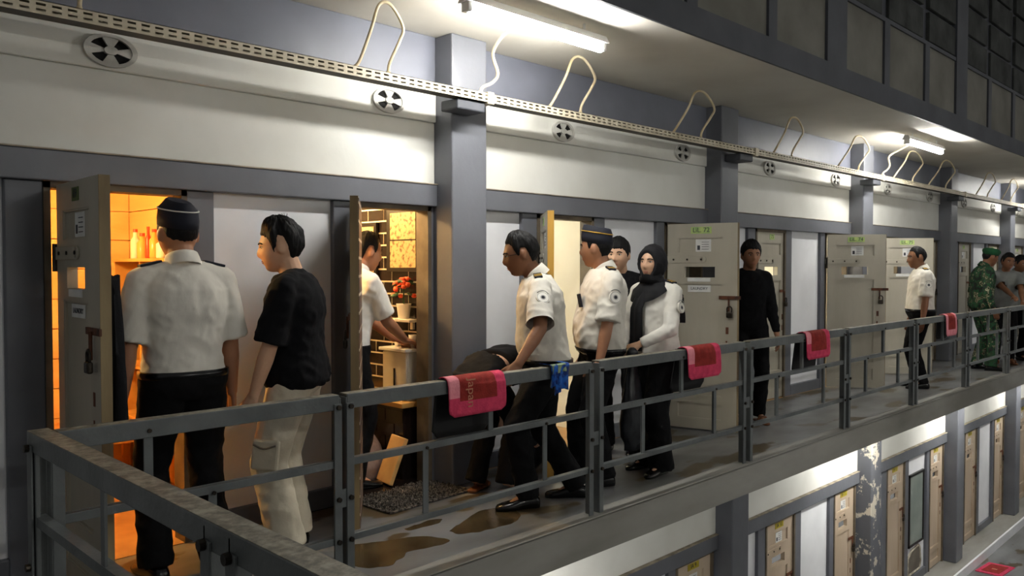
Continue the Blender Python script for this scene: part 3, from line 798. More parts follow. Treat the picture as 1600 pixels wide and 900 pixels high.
# ------------------------------------------------------------------ people
def remesh(b, voxel, name, material, parent, smooth=3, factor=0.45, wrinkle=0.0, wfreq=(9, 9, 14), seed=0.0, cuts=()):
    me = bpy.data.meshes.new('raw'); me.from_pydata(b.v, [], b.f); me.update()
    bm_ = bmesh.new(); bm_.from_mesh(me); bmesh.ops.recalc_face_normals(bm_, faces=bm_.faces); bm_.to_mesh(me); bm_.free()
    o = bpy.data.objects.new('raw', me); COL.objects.link(o)
    r = o.modifiers.new('r', 'REMESH'); r.mode = 'VOXEL'; r.voxel_size = voxel
    if smooth:
        s = o.modifiers.new('s', 'SMOOTH'); s.factor = factor; s.iterations = smooth
    dg = bpy.context.evaluated_depsgraph_get()
    out = bpy.data.meshes.new_from_object(o.evaluated_get(dg))
    bpy.data.objects.remove(o); bpy.data.meshes.remove(me)
    if wrinkle:
        k = len(out.vertices)
        co = [0.0] * (3 * k); no = [0.0] * (3 * k)
        out.vertices.foreach_get('co', co)
        out.vertex_normals.foreach_get('vector', no)
        fx, fy, fz = wfreq
        zs = co[2::3]; z0, z1 = min(zs), max(zs)
        for i in range(k):
            x, y, z = co[3 * i], co[3 * i + 1], co[3 * i + 2]
            h = (z - z0) / (z1 - z0 + 1e-6)
            a = noise.noise(V((x * fx + seed, y * fy - z * 4, z * fz + x * 7)))
            a2 = noise.noise(V((x * fx * 1.9 + seed, y * fy * 1.7 + z * 9, z * fz * 1.5 - x * 11)))
            c = noise.noise(V((x * fx * .45 + 7 + seed, y * fy * .45, z * fz * .4)))
            d = wrinkle * ((0.55 - abs(a) * 2.4) * 0.9 + (0.4 - abs(a2) * 2.0) * 0.45 + c * 0.8) * (1.25 - 0.5 * h)
            co[3 * i] += no[3 * i] * d; co[3 * i + 1] += no[3 * i + 1] * d; co[3 * i + 2] += no[3 * i + 2] * d
        out.vertices.foreach_set('co', co)
    if cuts:                                    # open the cloth where a cuff or hem ends
        bm_ = bmesh.new(); bm_.from_mesh(out); dead = []
        for p0, ax, rad in cuts:
            def off_(f):
                q = f.calc_center_median() - p0; h = q.dot(ax); return h, (q - ax * h).length
            fs_ = [f for f in bm_.faces if -0.03 < (f.calc_center_median() - p0).dot(ax) < 0.06 and (f.calc_center_median() - p0).length < rad + 0.06]
            gm = set(fs_)
            for f in fs_: gm.update(f.edges); gm.update(f.verts)
            bmesh.ops.bisect_plane(bm_, geom=list(gm), plane_co=p0, plane_no=ax)
            tip = p0 + ax * 0.03; best = None
            for f in bm_.faces:
                d_ = (f.calc_center_median() - tip).length
                if d_ < 0.05 and (best is None or d_ < best[0]): best = (d_, f)
            if best is None: continue
            seen = {best[1]}; todo = [best[1]]
            while todo:
                f = todo.pop()
                for e_ in f.edges:
                    for g_ in e_.link_faces:
                        if g_ not in seen:
                            h, r_ = off_(g_)
                            if h > 0.0 and h < 0.06 and r_ < rad: seen.add(g_); todo.append(g_)
            if max(off_(g_)[0] for g_ in seen) < 0.045: bmesh.ops.delete(bm_, geom=list(seen), context='FACES')
        bm_.to_mesh(out); bm_.free()
    out.materials.clear(); out.materials.append(MATS[material])
    out.polygons.foreach_set('use_smooth', [True] * len(out.polygons))
    out.polygons.foreach_set('material_index', [0] * len(out.polygons))
    out.name = name; out.update()
    return link(name, out, parent)
def sstep(a, b, x):
    t = max(0.0, min(1.0, (x - a) / (b - a))); return t * t * (3 - 2 * t)
def G(x, s): return math.exp(-(x / s) ** 2)
def head_pt(u, v):
    """u: turn from straight ahead (0) ; v: elevation; returns a point of the head about the eye line"""
    a, b, c = 0.076, 0.096, 0.117
    cv = math.cos(v); fr_ = max(0.0, math.cos(u))
    cy = cv ** (1 - 0.62 * fr_ * sstep(0.0, 0.5, -v)) if v < 0 and cv > 0 else cv
    x = a * math.sin(u) * cv; y = b * math.cos(u) * cy; z = c * math.sin(v)
    k = max(0.0, -z / c)
    x *= 1 - 0.26 * k ** 1.4
    if y < 0: y *= 1 - 0.55 * k
    else: y *= 1 - 0.05 * k
    if z > 0: x *= 1 + 0.03 * math.sin(math.pi * z / c); y *= 1.0 + (0.04 if y < 0 else -0.02) * math.sin(math.pi * z / c)
    if y > 0.0:
        fr = sstep(0.0, 0.06, y)
        nz = sstep(0.022, -0.022, z) * sstep(-0.050, -0.030, z)
        d = 0.021 * nz * G(x, 0.0115 + 0.004 * sstep(0.0, -0.03, z))
        d += 0.005 * G(z - 0.027, 0.013) * G(x, 0.05)
        d -= 0.0075 * G(abs(x) - 0.032, 0.016) * G(z - 0.006, 0.012)
        d += 0.004 * G(abs(x) - 0.040, 0.018) * G(z + 0.028, 0.018)
        d += 0.005 * G(x, 0.021) * (G(z + 0.057, 0.006) + G(z + 0.070, 0.007))
        d -= 0.003 * G(x, 0.03) * G(z + 0.083, 0.007)
        d += 0.006 * G(x, 0.024) * G(z + 0.098, 0.014)
        y += d * fr
    return V((x, y, z))
def head_grid(fn, nu=56, nv=40):
    rs = []
    for i in range(1, nv):
        v = -math.pi / 2 + math.pi * i / nv
        rs.append([fn(2 * math.pi * j / nu, v) for j in range(nu)])
    return rs
def rotm(yaw=0, pitch=0, roll=0):
    return (Matrix.Rotation(math.radians(yaw), 3, 'Z') @ Matrix.Rotation(math.radians(pitch), 3, 'X') @ Matrix.Rotation(math.radians(roll), 3, 'Y'))
def ik(a, t, l1, l2, pole):
    a = V(a); t = V(t); d = t - a; L = min(d.length, (l1 + l2) * 0.999); dn = d.normalized(); t = a + dn * L
    x = (l1 * l1 - l2 * l2 + L * L) / (2 * L); h = math.sqrt(max(0.0, l1 * l1 - x * x))
    p = V(pole) - dn * V(pole).dot(dn); p.normalize()
    return a + dn * x + p * h, t
def hand(b, wrist, d, n, side, curl=0.35, s=1.0, spread=1.0, thumb=0.5):
    """d: finger direction, n: back of the hand, side: +1 when the thumb lies on d x n"""
    d = V(d).normalized(); n = V(n); n = (n - d * n.dot(d)).normalized(); t = d.cross(n) * side
    L = [0.066, 0.074, 0.068, 0.054]; off = [0.028, 0.0095, -0.0095, -0.027]
    kl = [0.088, 0.091, 0.086, 0.078]
    w = V(wrist)
    for i in range(4):
        o = t * off[i] * s
        base = w + d * 0.012 * s + o * 0.55
        kn = w + d * kl[i] * s + o * spread
        b.caps(base, kn, 0.0165 * s, 0.0125 * s, 10)
        p = kn; dd = d.copy() + t * off[i] * 1.8; dd.normalize(); c = curl * (0.8 + 0.12 * i)
        for j, (f, r0, r1) in enumerate(((0.45, 0.0105, 0.0095), (0.32, 0.0095, 0.0088), (0.25, 0.0088, 0.0075))):
            ang = c * (0.8 if j == 0 else 1.0)
            ax = dd.cross(n); 
            dd = (dd * math.cos(ang) - n * math.sin(ang)).normalized()
            nn = (n * math.cos(ang) + dd * 0).normalized()
            q = p + dd * L[i] * f * 1.1 * s
            b.caps(p, q, r0 * s, r1 * s, 10); p = q
    b.caps(w + d * 0.02 * s, w + d * 0.075 * s, 0.019 * s, 0.017 * s, 10)
    p = w + d * 0.025 * s + t * 0.018 * s - n * 0.006 * s
    dd = (d * 0.75 + t * (0.75 * thumb + 0.15) - n * 0.25).normalized()
    for L_, r0, r1 in ((0.042, 0.0155, 0.0125), (0.034, 0.012, 0.0105), (0.026, 0.0105, 0.008)):
        q = p + dd * L_ * s; b.caps(p, q, r0 * s, r1 * s, 10); p = q
        dd = (dd + d * 0.35 - n * 0.12).normalized()
TP = [(-0.20, 0.075, 0.07), (-0.15, 0.135, 0.098), (-0.06, 0.170, 0.118), (0.06, 0.168, 0.120), (0.22, 0.153, 0.112), (0.40, 0.156, 0.116), (0.60, 0.174, 0.123), (0.76, 0.180, 0.116), (0.87, 0.150, 0.098), (0.95, 0.100, 0.076), (1.02, 0.062, 0.060)]
def tprof(t):
    for i in range(len(TP) - 1):
        if t <= TP[i + 1][0]:
            f = max(0, (t - TP[i][0]) / (TP[i + 1][0] - TP[i][0])); f = f * f * (3 - 2 * f) * .5 + f * .5
            return TP[i][1] + (TP[i + 1][1] - TP[i][1]) * f, TP[i][2] + (TP[i + 1][2] - TP[i][2]) * f
    return TP[-1][1], TP[-1][2]
class Person:
    def __init__(s, label, loc, face, H=1.70, voxel=0.0065, cvox=0.010, lean=(0, 0, 1), twist=0.0, pelvis=None, width=1.0, belly=0.0, skin='skin',
                 head=(0, 0, 0), feet=None, hands=None, hip_yaw=0.0, neck_fwd=0.03, group='people on the walkway', hk=1.07):
        s.H = H; s.k = H / 1.70; k = s.k; s.vx = voxel; s.cv = cvox; s.w = width; s.belly = belly; s.skin = skin
        rz = math.atan2(face[1], face[0]) - math.pi / 2
        s.root = empty('person', loc, rz); tag(s.root, label, 'person', group)
        s.hk = hk * k; s.inv = Matrix.Rotation(-rz, 3, 'Z'); s.loc = V(loc)
        s.pel = V(pelvis) if pelvis is not None else V((0, 0, 0.925 * k))
        s.T = V(lean).normalized(); s.neck = s.pel + s.T * 0.515 * k
        tw = math.radians(twist); hy = math.radians(hip_yaw)
        s.hr = V((math.cos(hy), math.sin(hy), 0)); s.sr = V((math.cos(tw), math.sin(tw), 0))
        s.sr = (s.sr - s.T * s.sr.dot(s.T)).normalized()
        s.sf = s.T.cross(s.sr) * 1.0
        s.sh = {}; s.el = {}; s.wr = {}; s.hip = {}; s.kn = {}; s.an = {}
        feet = feet or {}; hands = hands or {}
        s.feet = {}; s.hand = {}
        for q, nm in ((-1, 'l'), (1, 'r')):
            s.sh[nm] = s.neck + s.sr * q * 0.178 * k * width - s.T * 0.082 * k
            s.hip[nm] = s.pel + s.hr * q * 0.088 * k - V((0, 0, 0.03 * k))
            fd = feet.get(nm, {}); an = V(fd.get('at', (q * 0.10, 0.0, 0.0))) + V((0, 0, 0.085 * k))
            s.kn[nm], s.an[nm] = ik(s.hip[nm], an, 0.425 * k, 0.41 * k, fd.get('pole', (q * 0.12, 1, 0)))
            s.feet[nm] = (V(fd.get('dir', (q * 0.18, 1, 0))).normalized(), fd.get('lift', 0.0))
            hd = hands.get(nm, {})
            if 'world' in hd: wt = s.inv @ (V(hd['world']) - s.loc)
            else: wt = V(hd.get('at', s.sh[nm] + V((q * 0.09, 0.03, -0.50 * k))))
            s.el[nm], s.wr[nm] = ik(s.sh[nm], wt, 0.285 * k, 0.25 * k, hd.get('pole', (q * 0.6, -1, 0)))
            d = V(hd['dir']) if 'dir' in hd else (s.wr[nm] - s.el[nm]).normalized() + V((0, 0.15, -0.2))
            n_ = V(hd.get('n', (q * 1.0, 0.1, 0)))
            s.hand[nm] = (d, n_, hd.get('curl', 0.38), hd.get('thumb', 0.5), hd.get('flip', 1))
        s.HM = rotm(*head)
        up = (s.T + V((0, 0, 1))).normalized()
        s.hc = s.neck + up * (0.010 * k) + V((0, neck_fwd, 0)) + s.HM @ V((0, 0.018, 0.114)) * s.hk
        s.body()
    def spine(s, t):
        return s.pel + s.T * (0.515 * s.k * t)
    def tring(s, t, off=0.0, n=28, wide=1.0, front=0.0):
        rx, ry = tprof(t); k = s.k
        f = max(0.0, min(1.0, t))
        r = (s.hr * (1 - f) + s.sr * f).normalized(); up = s.T if t > 0.1 else V((0, 0, 1)); r = (r - up * r.dot(up)).normalized()
        fw = up.cross(r)
        c = s.spine(t) if t > -0.02 else s.pel + V((0, 0, 0.515 * k * t))
        rx = rx * k * s.w * wide + off; ry = ry * k * (0.6 + 0.4 * s.w) + off
        bl = (s.belly * G(t - 0.22, 0.26) + front)
        out = []
        for j in range(n):
            a = 2 * math.pi * j / n; ca, sa = math.cos(a), math.sin(a)
            e = 0.86
            x = math.copysign(abs(ca) ** e, ca) * (rx + s.belly * 0.25 * G(t - 0.2, 0.25)); y = math.copysign(abs(sa) ** e, sa)
            y = y * (ry + bl) if y > 0 else y * ry
            if y < 0 and 0.55 < t < 0.95: y *= 1.06
            out.append(c + r * x + fw * y)
        return out
    def torso(s, b, t0, t1, off, wide=1.0, flare=0.0, n=14):
        rs = []
        for i in range(n + 1):
            t = t0 + (t1 - t0) * i / n
            rs.append(s.tring(t, off + flare * max(0, 1 - i / (n * 0.45)), wide=wide))
        b.rings(rs)
    def headpts(s, fn, nu=56, nv=40):
        k = s.hk
        return [[s.hc + s.HM @ (fn(u, v) * k) for u in (2 * math.pi * j / nu for j in range(nu))] for v in (-math.pi / 2 + math.pi * i / nv for i in range(1, nv))]
    def body(s):
        b = B(); k = s.k
        s.torso(b, -0.19, 1.0, -0.012)
        b.caps(s.neck - s.T * 0.03, s.hc + s.HM @ V((0, -0.022, -0.055)) * k, 0.062 * k, 0.056 * k)
        b.rings(s.headpts(head_pt))
        for q in (-1, 1):
            b.ell(s.hc + s.HM @ V((q * 0.078, -0.012, -0.006)) * s.hk, (0.010 * k, 0.021 * k, 0.033 * k), s.HM @ rotm(q * -18, 0, 0), 12)
        for q, nm in ((-1, 'l'), (1, 'r')):
            b.caps(s.neck - s.T * 0.05 * k, s.sh[nm], 0.055 * k, 0.054 * k)
            b.caps(s.sh[nm], s.el[nm], 0.053 * k, 0.040 * k)
            m = s.el[nm].lerp(s.wr[nm], 0.3)
            b.caps(s.el[nm], m, 0.039 * k, 0.041 * k); b.caps(m, s.wr[nm], 0.041 * k, 0.026 * k)
            d, n_, c, th, fl = s.hand[nm]
            dd = d.normalized(); nn = (n_ - dd * n_.dot(dd)).normalized(); tv = dd.cross(nn)
            # thumb points forward for hanging arms
            side = 1 if tv.y >= 0 else -1
            hand(b, s.wr[nm], d, n_, side * fl, c, 1.0 * k, thumb=th)
            b.caps(s.hip[nm], s.kn[nm], 0.078 * k, 0.052 * k); b.caps(s.kn[nm], s.an[nm], 0.052 * k, 0.036 * k)
            fd, lift = s.feet[nm]
            b.caps(s.an[nm], s.an[nm] + fd * (0.11 * k) + V((0, 0, -0.056 * k)), 0.034 * k, 0.022 * k)
        s.bodyobj = remesh(b, s.vx, 'body', s.skin, s.root, 2, 0.4)
    def face(s, brow=True, smile=False):
        k = s.hk
        for q in (-1, 1):
            e = head_pt(0.40 * q, 0.055)
            b = B(); c = s.hc + s.HM @ (e + V((0, -0.0065, 0.002))) * k
            b.ell(c, (0.0125 * k, 0.010 * k, 0.0065 * k), s.HM, 12)
            o = b.build('eye', 'eye_white', s.root, smooth=True)
            B().ell(c + s.HM @ V((0, 0.0072, 0)) * k, (0.0062 * k, 0.004 * k, 0.006 * k), s.HM, 10).build('iris', 'eye_dark', o, smooth=True)
            if brow:
                pts = [s.hc + s.HM @ (head_pt(q * u, v) + V((0, 0.001, 0))) * k for u, v in ((0.20, 0.215), (0.38, 0.255), (0.56, 0.235), (0.70, 0.19))]
                B().tube(smooth_path(pts, 3), [0.0028 * k] + [0.0036 * k] * 8 + [0.002 * k], 6).build('eyebrow', 'hair', s.root, smooth=True)
            lid = [s.hc + s.HM @ (head_pt(q * u, v) + V((0, 0.0005, 0.001))) * k for u, v in ((0.24, 0.07), (0.36, 0.115), (0.50, 0.11), (0.60, 0.06))]
            B().tube(smooth_path(lid, 3), 0.0012 * k, 6).build('eyelid', 'hair', s.root, smooth=True)
        b = B()
        zl = -0.53
        for v0, r in ((-0.515, 0.0022), (-0.60, 0.0030)):
            pts = [s.hc + s.HM @ (head_pt(u, v0 + (0.03 * abs(u) if smile else -0.02 * abs(u))) + V((0, 0.0004, 0))) * k for u in (-0.30, -0.15, 0.0, 0.15, 0.30)]
            b.tube(smooth_path(pts, 3), [0.001] + [r * k] * 11 + [0.001], 6)
        b.build('lips', 'lips', s.root, smooth=True)
    def hair(s, front=40, side=8, back=-38, thick=0.014, top=0.016, rough=0.005, fringe=0.0, material='hair', seed=0.0):
        def hm(u, v):
            cu = math.cos(u)
            au = abs(math.degrees(math.atan2(math.sin(u), cu)))
            tab = ((0, front), (42, front - 1), (60, front - 12), (70, 10), (77, -4), (84, -3), (91, side + 8), (108, side + 5), (120, -10), (140, back + 5), (181, back))
            for q in range(len(tab) - 1):
                if au <= tab[q + 1][0]:
                    f = (au - tab[q][0]) / (tab[q + 1][0] - tab[q][0]); v0 = tab[q][1] + (tab[q + 1][1] - tab[q][1]) * f; break
            if fringe and cu > 0.2: v0 -= fringe * (0.5 + 0.5 * noise.noise(V((u * 5 + seed, 0, 3))))
            v0 += 2.5 * noise.noise(V((math.sin(u) * 6 + seed, math.cos(u) * 6, 1)))
            return sstep(math.radians(v0 - 4), math.radians(v0 + 5), v), sstep(math.radians(v0 - 2), math.radians(v0 + 38), v)
        def fn(u, v):
            p = head_pt(u, v); m, g = hm(u, v); d = p.normalized()
            nz = noise.noise(V((u * 6 + seed, v * 3, seed))) * rough + noise.noise(V((math.sin(u) * 14, v * 5 + math.cos(u) * 9, seed))) * rough * .7
            nz += noise.noise(V((math.sin(u) * 30 + seed, math.cos(u) * 30, v * 4))) * rough * .8 * g
            return p + d * ((thick * (0.30 + 0.70 * g) + top * max(0, math.sin(v)) * 0.6 * g + nz * (0.3 + 0.7 * g)) * m - 0.012 * (1 - m))
        b = B(); b.rings(s.headpts(fn, 132, 56)); return b.build('hair', material, s.root, smooth=True)
    def cap_(s, material='navy', pipe='gold', high=0.075, tilt=0.0, fold=False):
        k = s.hk; M = s.HM @ rotm(0, tilt, 0)
        def R(z, a, b_, dz=0.0): return [s.hc + M @ V((a * math.cos(t), b_ * math.sin(t) - 0.004, z + dz * math.sin(t))) * k for t in (2 * math.pi * j / 32 for j in range(32))]
        b = B(); z0 = 0.034
        tx = 0.040 if fold else 0.064
        b.rings([R(z0, 0.0785, 0.100, 0.014), R(z0 + 0.03, 0.0795, 0.1015, 0.012), R(z0 + high * .75, 0.074, 0.099, 0.012), R(z0 + high + 0.008, tx, 0.088, 0.014), R(z0 + high + 0.012, tx * .8, 0.078, 0.014), R(z0 + high + 0.002, tx * .35, 0.05, 0.01)])
        o = b.build('cap', material, s.root, smooth=True)
        pts = R(z0 + high * 0.72, 0.0765, 0.1005, 0.014); 
        B().tube(pts + pts[:1], 0.0035, 6).build('piping', pipe, o, smooth=True)
    def shirt(s, material, t0=-0.02, sleeve=0.72, off=0.016, collar=True, wrinkle=0.006, long=False, flare=0.0, wide=1.0, name='shirt', seed=0.0, loose=0.0):
        b = B(); k = s.k; cuts = []
        s.torso(b, t0, 0.985, off, wide, flare)
        for q, nm in ((-1, 'l'), (1, 'r')):
            b.caps(s.neck - s.T * 0.040 * k - s.sf * 0.012, s.sh[nm] + s.T * 0.004, 0.070 * k, 0.066 * k)
            b.caps(s.spine(0.62) + s.sr * q * 0.09 * k, s.sh[nm] - s.T * 0.03, 0.10 * k * s.w, 0.066 * k)
            if long:
                b.caps(s.sh[nm], s.el[nm], 0.066 * k, 0.052 * k); e = s.el[nm].lerp(s.wr[nm], 0.93)
                b.cyl(s.el[nm], e, 0.054 * k, 0.040 * k, 18); b.ell(s.el[nm], (0.056 * k,) * 3)
            else:
                e = s.sh[nm].lerp(s.el[nm], sleeve)
                ax = (s.el[nm] - s.sh[nm]).normalized(); b.cyl(s.sh[nm], e + ax * 0.03, 0.067 * k, 0.072 * k + loose, 22); cuts.append((e, ax, 0.080 * k + loose + 0.014))
        if collar:
            hb = s.hc + s.HM @ V((0, -0.022, -0.055)) * k; u = (hb - s.neck).normalized(); c = s.neck - u * 0.018
            r_ = (s.sr - u * s.sr.dot(u)).normalized(); f = u.cross(r_)
            def cr(h, a, dip): return [c + u * (h - dip * max(0, math.sin(t)) ** 2) + r_ * (a * k * math.cos(t)) + f * (a * k * 1.04 * math.sin(t)) for t in (2 * math.pi * j / 32 for j in range(32))]
            cb = B(); cb.rings([cr(-0.006, 0.083, 0.01), cr(0.016, 0.080, 0.012), cr(0.042, 0.0755, 0.02), cr(0.058, 0.0715, 0.026), cr(0.060, 0.0685, 0.026), cr(0.052, 0.0665, 0.026), cr(0.0, 0.068, 0.01)], cap=False)
            cb.build('collar', material, s.root, smooth=True)
        return remesh(b, s.cv, name, material, s.root, 3, 0.45, wrinkle, (11, 11, 13), seed, cuts)
    def trousers(s, material, top=0.10, off=0.014, r=(0.098, 0.070, 0.064), wrinkle=0.006, hem=0.02, name='trousers', seed=3.0, belt=False):
        b = B(); k = s.k
        s.torso(b, -0.19, top, off, n=8)
        if belt:
            rs = [s.tring(top - 0.055, off - 0.004), s.tring(top - 0.05, off + 0.003), s.tring(top + 0.005, off + 0.003), s.tring(top + 0.01, off - 0.004)]
            bo = B(); bo.rings(rs); bo.build('belt', 'shoe_black', s.root, smooth=True)
        for nm in ('l', 'r'):
            h, kn, an = s.hip[nm], s.kn[nm], s.an[nm]
            b.caps(h, kn, r[0] * k, r[1] * k); b.ell(kn, (r[1] * k,) * 3)
            d = (an - kn).normalized(); e = an + d * hem
            b.cyl(kn, e, r[1] * k, r[2] * k, 22)
        return remesh(b, s.cv, name, material, s.root, 3, 0.45, wrinkle, (10, 10, 9), seed)
    def shoes(s, material='shoe_black', sandal=False):
        k = s.k
        for nm in ('l', 'r'):
            fd, lift = s.feet[nm]; a = s.an[nm]
            fd = V((fd.x, fd.y, 0)).normalized(); sd = V((fd.y, -fd.x, 0))
            P = Matrix.Rotation(-lift, 3, sd)
            base = a - V((0, 0, 0.085 * k))
            if lift: base = a + P @ V((0, 0, -0.085 * k))
            prof = [(-0.075, 0.012, 0.03), (-0.070, 0.030, 0.060), (-0.045, 0.038, 0.075), (0.0, 0.038, 0.082), (0.05, 0.042, 0.070), (0.10, 0.047, 0.052), (0.15, 0.046, 0.043), (0.185, 0.034, 0.034), (0.198, 0.014, 0.024)]
            b = B(); rs = []
            for y, w_, h in prof:
                r_ = []
                if sandal: h = 0.022
                for j in range(16):
                    t = 2 * math.pi * j / 16; z = max(0.0, 0.5 + 0.62 * math.sin(t)) * h
                    r_.append(base + P @ (fd * y * k + sd * (w_ * math.cos(t) * (1.0 if math.sin(t) < 0.3 else 1.0)) * k + V((0, 0, min(z, h) * k + 0.002))))
                rs.append(r_)
            b.rings(rs)
            o = b.build('sandal' if sandal else 'shoe', material, s.root, smooth=True)
            if sandal:
                pts = [base + P @ (fd * 0.09 * k + sd * w_ * k + V((0, 0, z * k))) for w_, z in ((-0.045, 0.015), (-0.035, 0.055), (0.0, 0.066), (0.035, 0.055), (0.045, 0.015))]
                B().tube(smooth_path(pts, 3), 0.010, 6).build('strap', material, o, smooth=True)
    def badge(s, nm='l', at=0.42):
        q = -1 if nm == 'l' else 1
        ax = (s.el[nm] - s.sh[nm]).normalized(); out = s.sr * q; out = (out - ax * out.dot(ax)).normalized()
        out = (out - s.sf * 0.10).normalized()
        c = s.sh[nm].lerp(s.el[nm], at) + out * (0.0755 * s.k)
        u, v = frame(out); par = None
        for r, h, m in ((0.040, 0.002, 'shirt_white'), (0.036, 0.0026, 'badge_grey'), (0.033, 0.0032, 'shirt_bright'), (0.016, 0.0038, 'badge_grey'), (0.010, 0.0044, 'navy')):
            b = B(); b.cyl(c - out * 0.012, c + out * h, r * s.k, r * s.k, 24); o = b.build('sleeve_badge' if par is None else 'badge_ring', m, par or s.root)
            par = par or o
        c2 = s.sh[nm].lerp(s.el[nm], at - 0.19) + out * 0.072 * s.k
        t = ax.cross(out).normalized()
        pts = [c - ax * (0.052 * math.cos(a)) + t * (0.046 * math.sin(a)) - out * (0.001 + 0.008 * math.sin(a) ** 2) for a in (-0.8, -0.4, 0, 0.4, 0.8)]
        B().tube(smooth_path(pts, 3), 0.0028, 6).build('badge_arc', 'badge_grey', par, smooth=True)
    def epaulettes(s, stripes=3, which='lr'):
        for nm in which:
            q = -1 if nm == 'l' else 1
            d = (s.sh[nm] - (s.neck - s.T * 0.04 * s.k)).normalized(); M = Matrix((d, s.sf, d.cross(s.sf))).transposed()
            up = d.cross(s.sf); up = up if up.z > 0 else -up
            c = s.sh[nm].lerp(s.neck - s.T * 0.04 * s.k, 0.30) + up * (0.071 * s.k)
            o = B().obox(c, (0.095 * s.k, 0.048 * s.k, 0.012), M).build('epaulette', 'navy', s.root, bevel=0.003)
            for i in range(stripes):
                B().obox(c + d * (0.028 - 0.018 * i) + up * 0.0065, (0.007, 0.046 * s.k, 0.003), M).build('stripe', 'gold', o)
    def pocket(s, sides=(-1, 1)):
        for q in sides:
            c = s.spine(0.66) + s.sf * (0.123 * s.k + 0.020 + s.belly * .3) + s.sr * q * 0.075
            M = Matrix((s.sr, s.sf, s.T)).transposed()
            B().obox(c, (0.095, 0.014, 0.035), M).build('pocket_flap', 'shirt_white', s.root, bevel=0.004)
# officer seen from behind at the first cell
p = Person('officer in white shirt and side cap with back turned at the orange cell', (1.61, 3.78, 0), (0.10, 1.0), 1.75, width=1.0, hk=1.10, head=(6, -4, 0),
           hands={'l': {'at': (-0.285, 0.02, 0.77), 'curl': 0.45, 'pole': (-1, -0.5, 0)}, 'r': {'at': (0.255, 0.06, 0.77), 'pole': (1, -0.5, 0)}},
           feet={'l': {'at': (-0.12, 0.05, 0)}, 'r': {'at': (0.13, -0.03, 0)}})
p.hair(38, 4, -22, 0.005, 0.0, 0.001); p.cap_('navy', 'shirt_bright', 0.098, tilt=6, fold=True); p.shirt('shirt_white', -0.02, 0.84, wrinkle=0.005, loose=0.012); p.trousers('trouser_black', 0.06, 0.026, belt=True, r=(0.108, 0.080, 0.076)); p.shoes()
p.epaulettes(0)
# young man in black tee and cream cargo trousers
p = Person('young man in black t-shirt and cream cargo trousers smiling toward the orange cell', (2.17, 3.72, 0), (-0.62, 0.78), 1.70, width=0.98, skin='skin_fair', head=(16, -8, 0), twist=6, lean=(0, 0.03, 1),
           hands={'l': {'at': (-0.235, 0.14, 0.80), 'pole': (-0.4, -1, 0), 'curl': 0.5}, 'r': {'at': (0.24, 0.08, 0.80)}},
           feet={'l': {'at': (-0.10, 0.02, 0)}, 'r': {'at': (0.11, 0.06, 0)}})
p.face(smile=True); p.hair(40, 18, -42, 0.018, 0.028, 0.007, fringe=16, seed=2.0)
b = B()
for i in range(9):
    u = 2.2 + i * 0.3; q0 = p.hc + p.HM @ (head_pt(u, 1.15) * 1.15); b.cyl(q0, q0 + V((random.uniform(-.02, .02), random.uniform(-.02, .02), 0.045)), 0.004, 0.0008, 5)
b.build('hair_tuft', 'hair', p.root)
p.shirt('tee_black', -0.12, 0.86, 0.022, collar=False, wrinkle=0.006, flare=0.022, loose=0.014, name='t_shirt'); tr = p.trousers('trouser_cream', 0.02, 0.018, (0.112, 0.094, 0.092), 0.006, 0.03); p.shoes()
c = p.hip['l'].lerp(p.kn['l'], 0.86) + V((-0.098, -0.01, 0))
B().obox(c, (0.03, 0.14, 0.15), rotm(0, 4, 4)).build('cargo_pocket', 'trouser_cream', p.root, bevel=0.012)
B().tube(smooth_path([c + V((-0.018, -0.06, 0.05)), c + V((-0.022, 0.0, 0.035)), c + V((-0.018, 0.055, 0.055))], 4), 0.005, 6).build('pocket_tie', 'trouser_grey', p.root)
# man inside the tiled cell
p = Person('man in white shirt reaching for the cabinet inside the black tiled cell', (3.02, 4.56, 0), (0.97, 0.02), 1.71, voxel=0.008, head=(-6, -10, 0), width=0.95, lean=(0, 0.20, 1),
           hands={'r': {'world': (3.44, 4.47, 0.965), 'pole': (0.5, -0.6, -1), 'curl': 0.7, 'dir': (0, 1, -0.3), 'n': (0.3, 0, 1)}, 'l': {'world': (3.43, 4.58, 0.965), 'pole': (-.5, -1, -1), 'curl': 0.7, 'dir': (0, 1, -0.3), 'n': (0, 0, 1)}}, group='people in and about the cells')
p.face(); p.hair(40, 10, -36, 0.010, 0.012, 0.003, seed=5); p.shirt('shirt_bright', -0.05, 0.75, wrinkle=0.005); p.trousers('trouser_black', 0.04, 0.024); p.shoes()
# officer with glasses walking and stooping a little
p = Person('officer with glasses and bare head in white shirt striding along the railing', (3.69, 3.42, 0), (-0.78, 0.62), 1.72, width=1.08, belly=0.05, lean=(0.0, 0.14, 1), head=(-4, -14, 0), neck_fwd=0.045, skin='skin_deep', pelvis=(0, -0.04, 0.90),
           hands={'l': {'world': (3.235, 3.17, 0.925), 'pole': (-0.5, -1, 0), 'curl': 0.5}, 'r': {'at': (0.30, -0.06, 0.80)}},
           feet={'l': {'at': (-0.12, 0.10, 0.0), 'dir': (-0.2, 1, 0)}, 'r': {'at': (0.08, -0.24, 0.0), 'dir': (0.1, 1, 0)}}, twist=-4)
p.face(); p.hair(40, 10, -34, 0.014, 0.016, 0.005, seed=9); p.shirt('shirt_white', -0.06, 0.88, wrinkle=0.006, loose=0.012, seed=4); p.trousers('trouser_black', 0.0, 0.028, belt=True, r=(0.110, 0.080, 0.074)); p.shoes(); p.badge('l'); p.epaulettes(3)
g = None
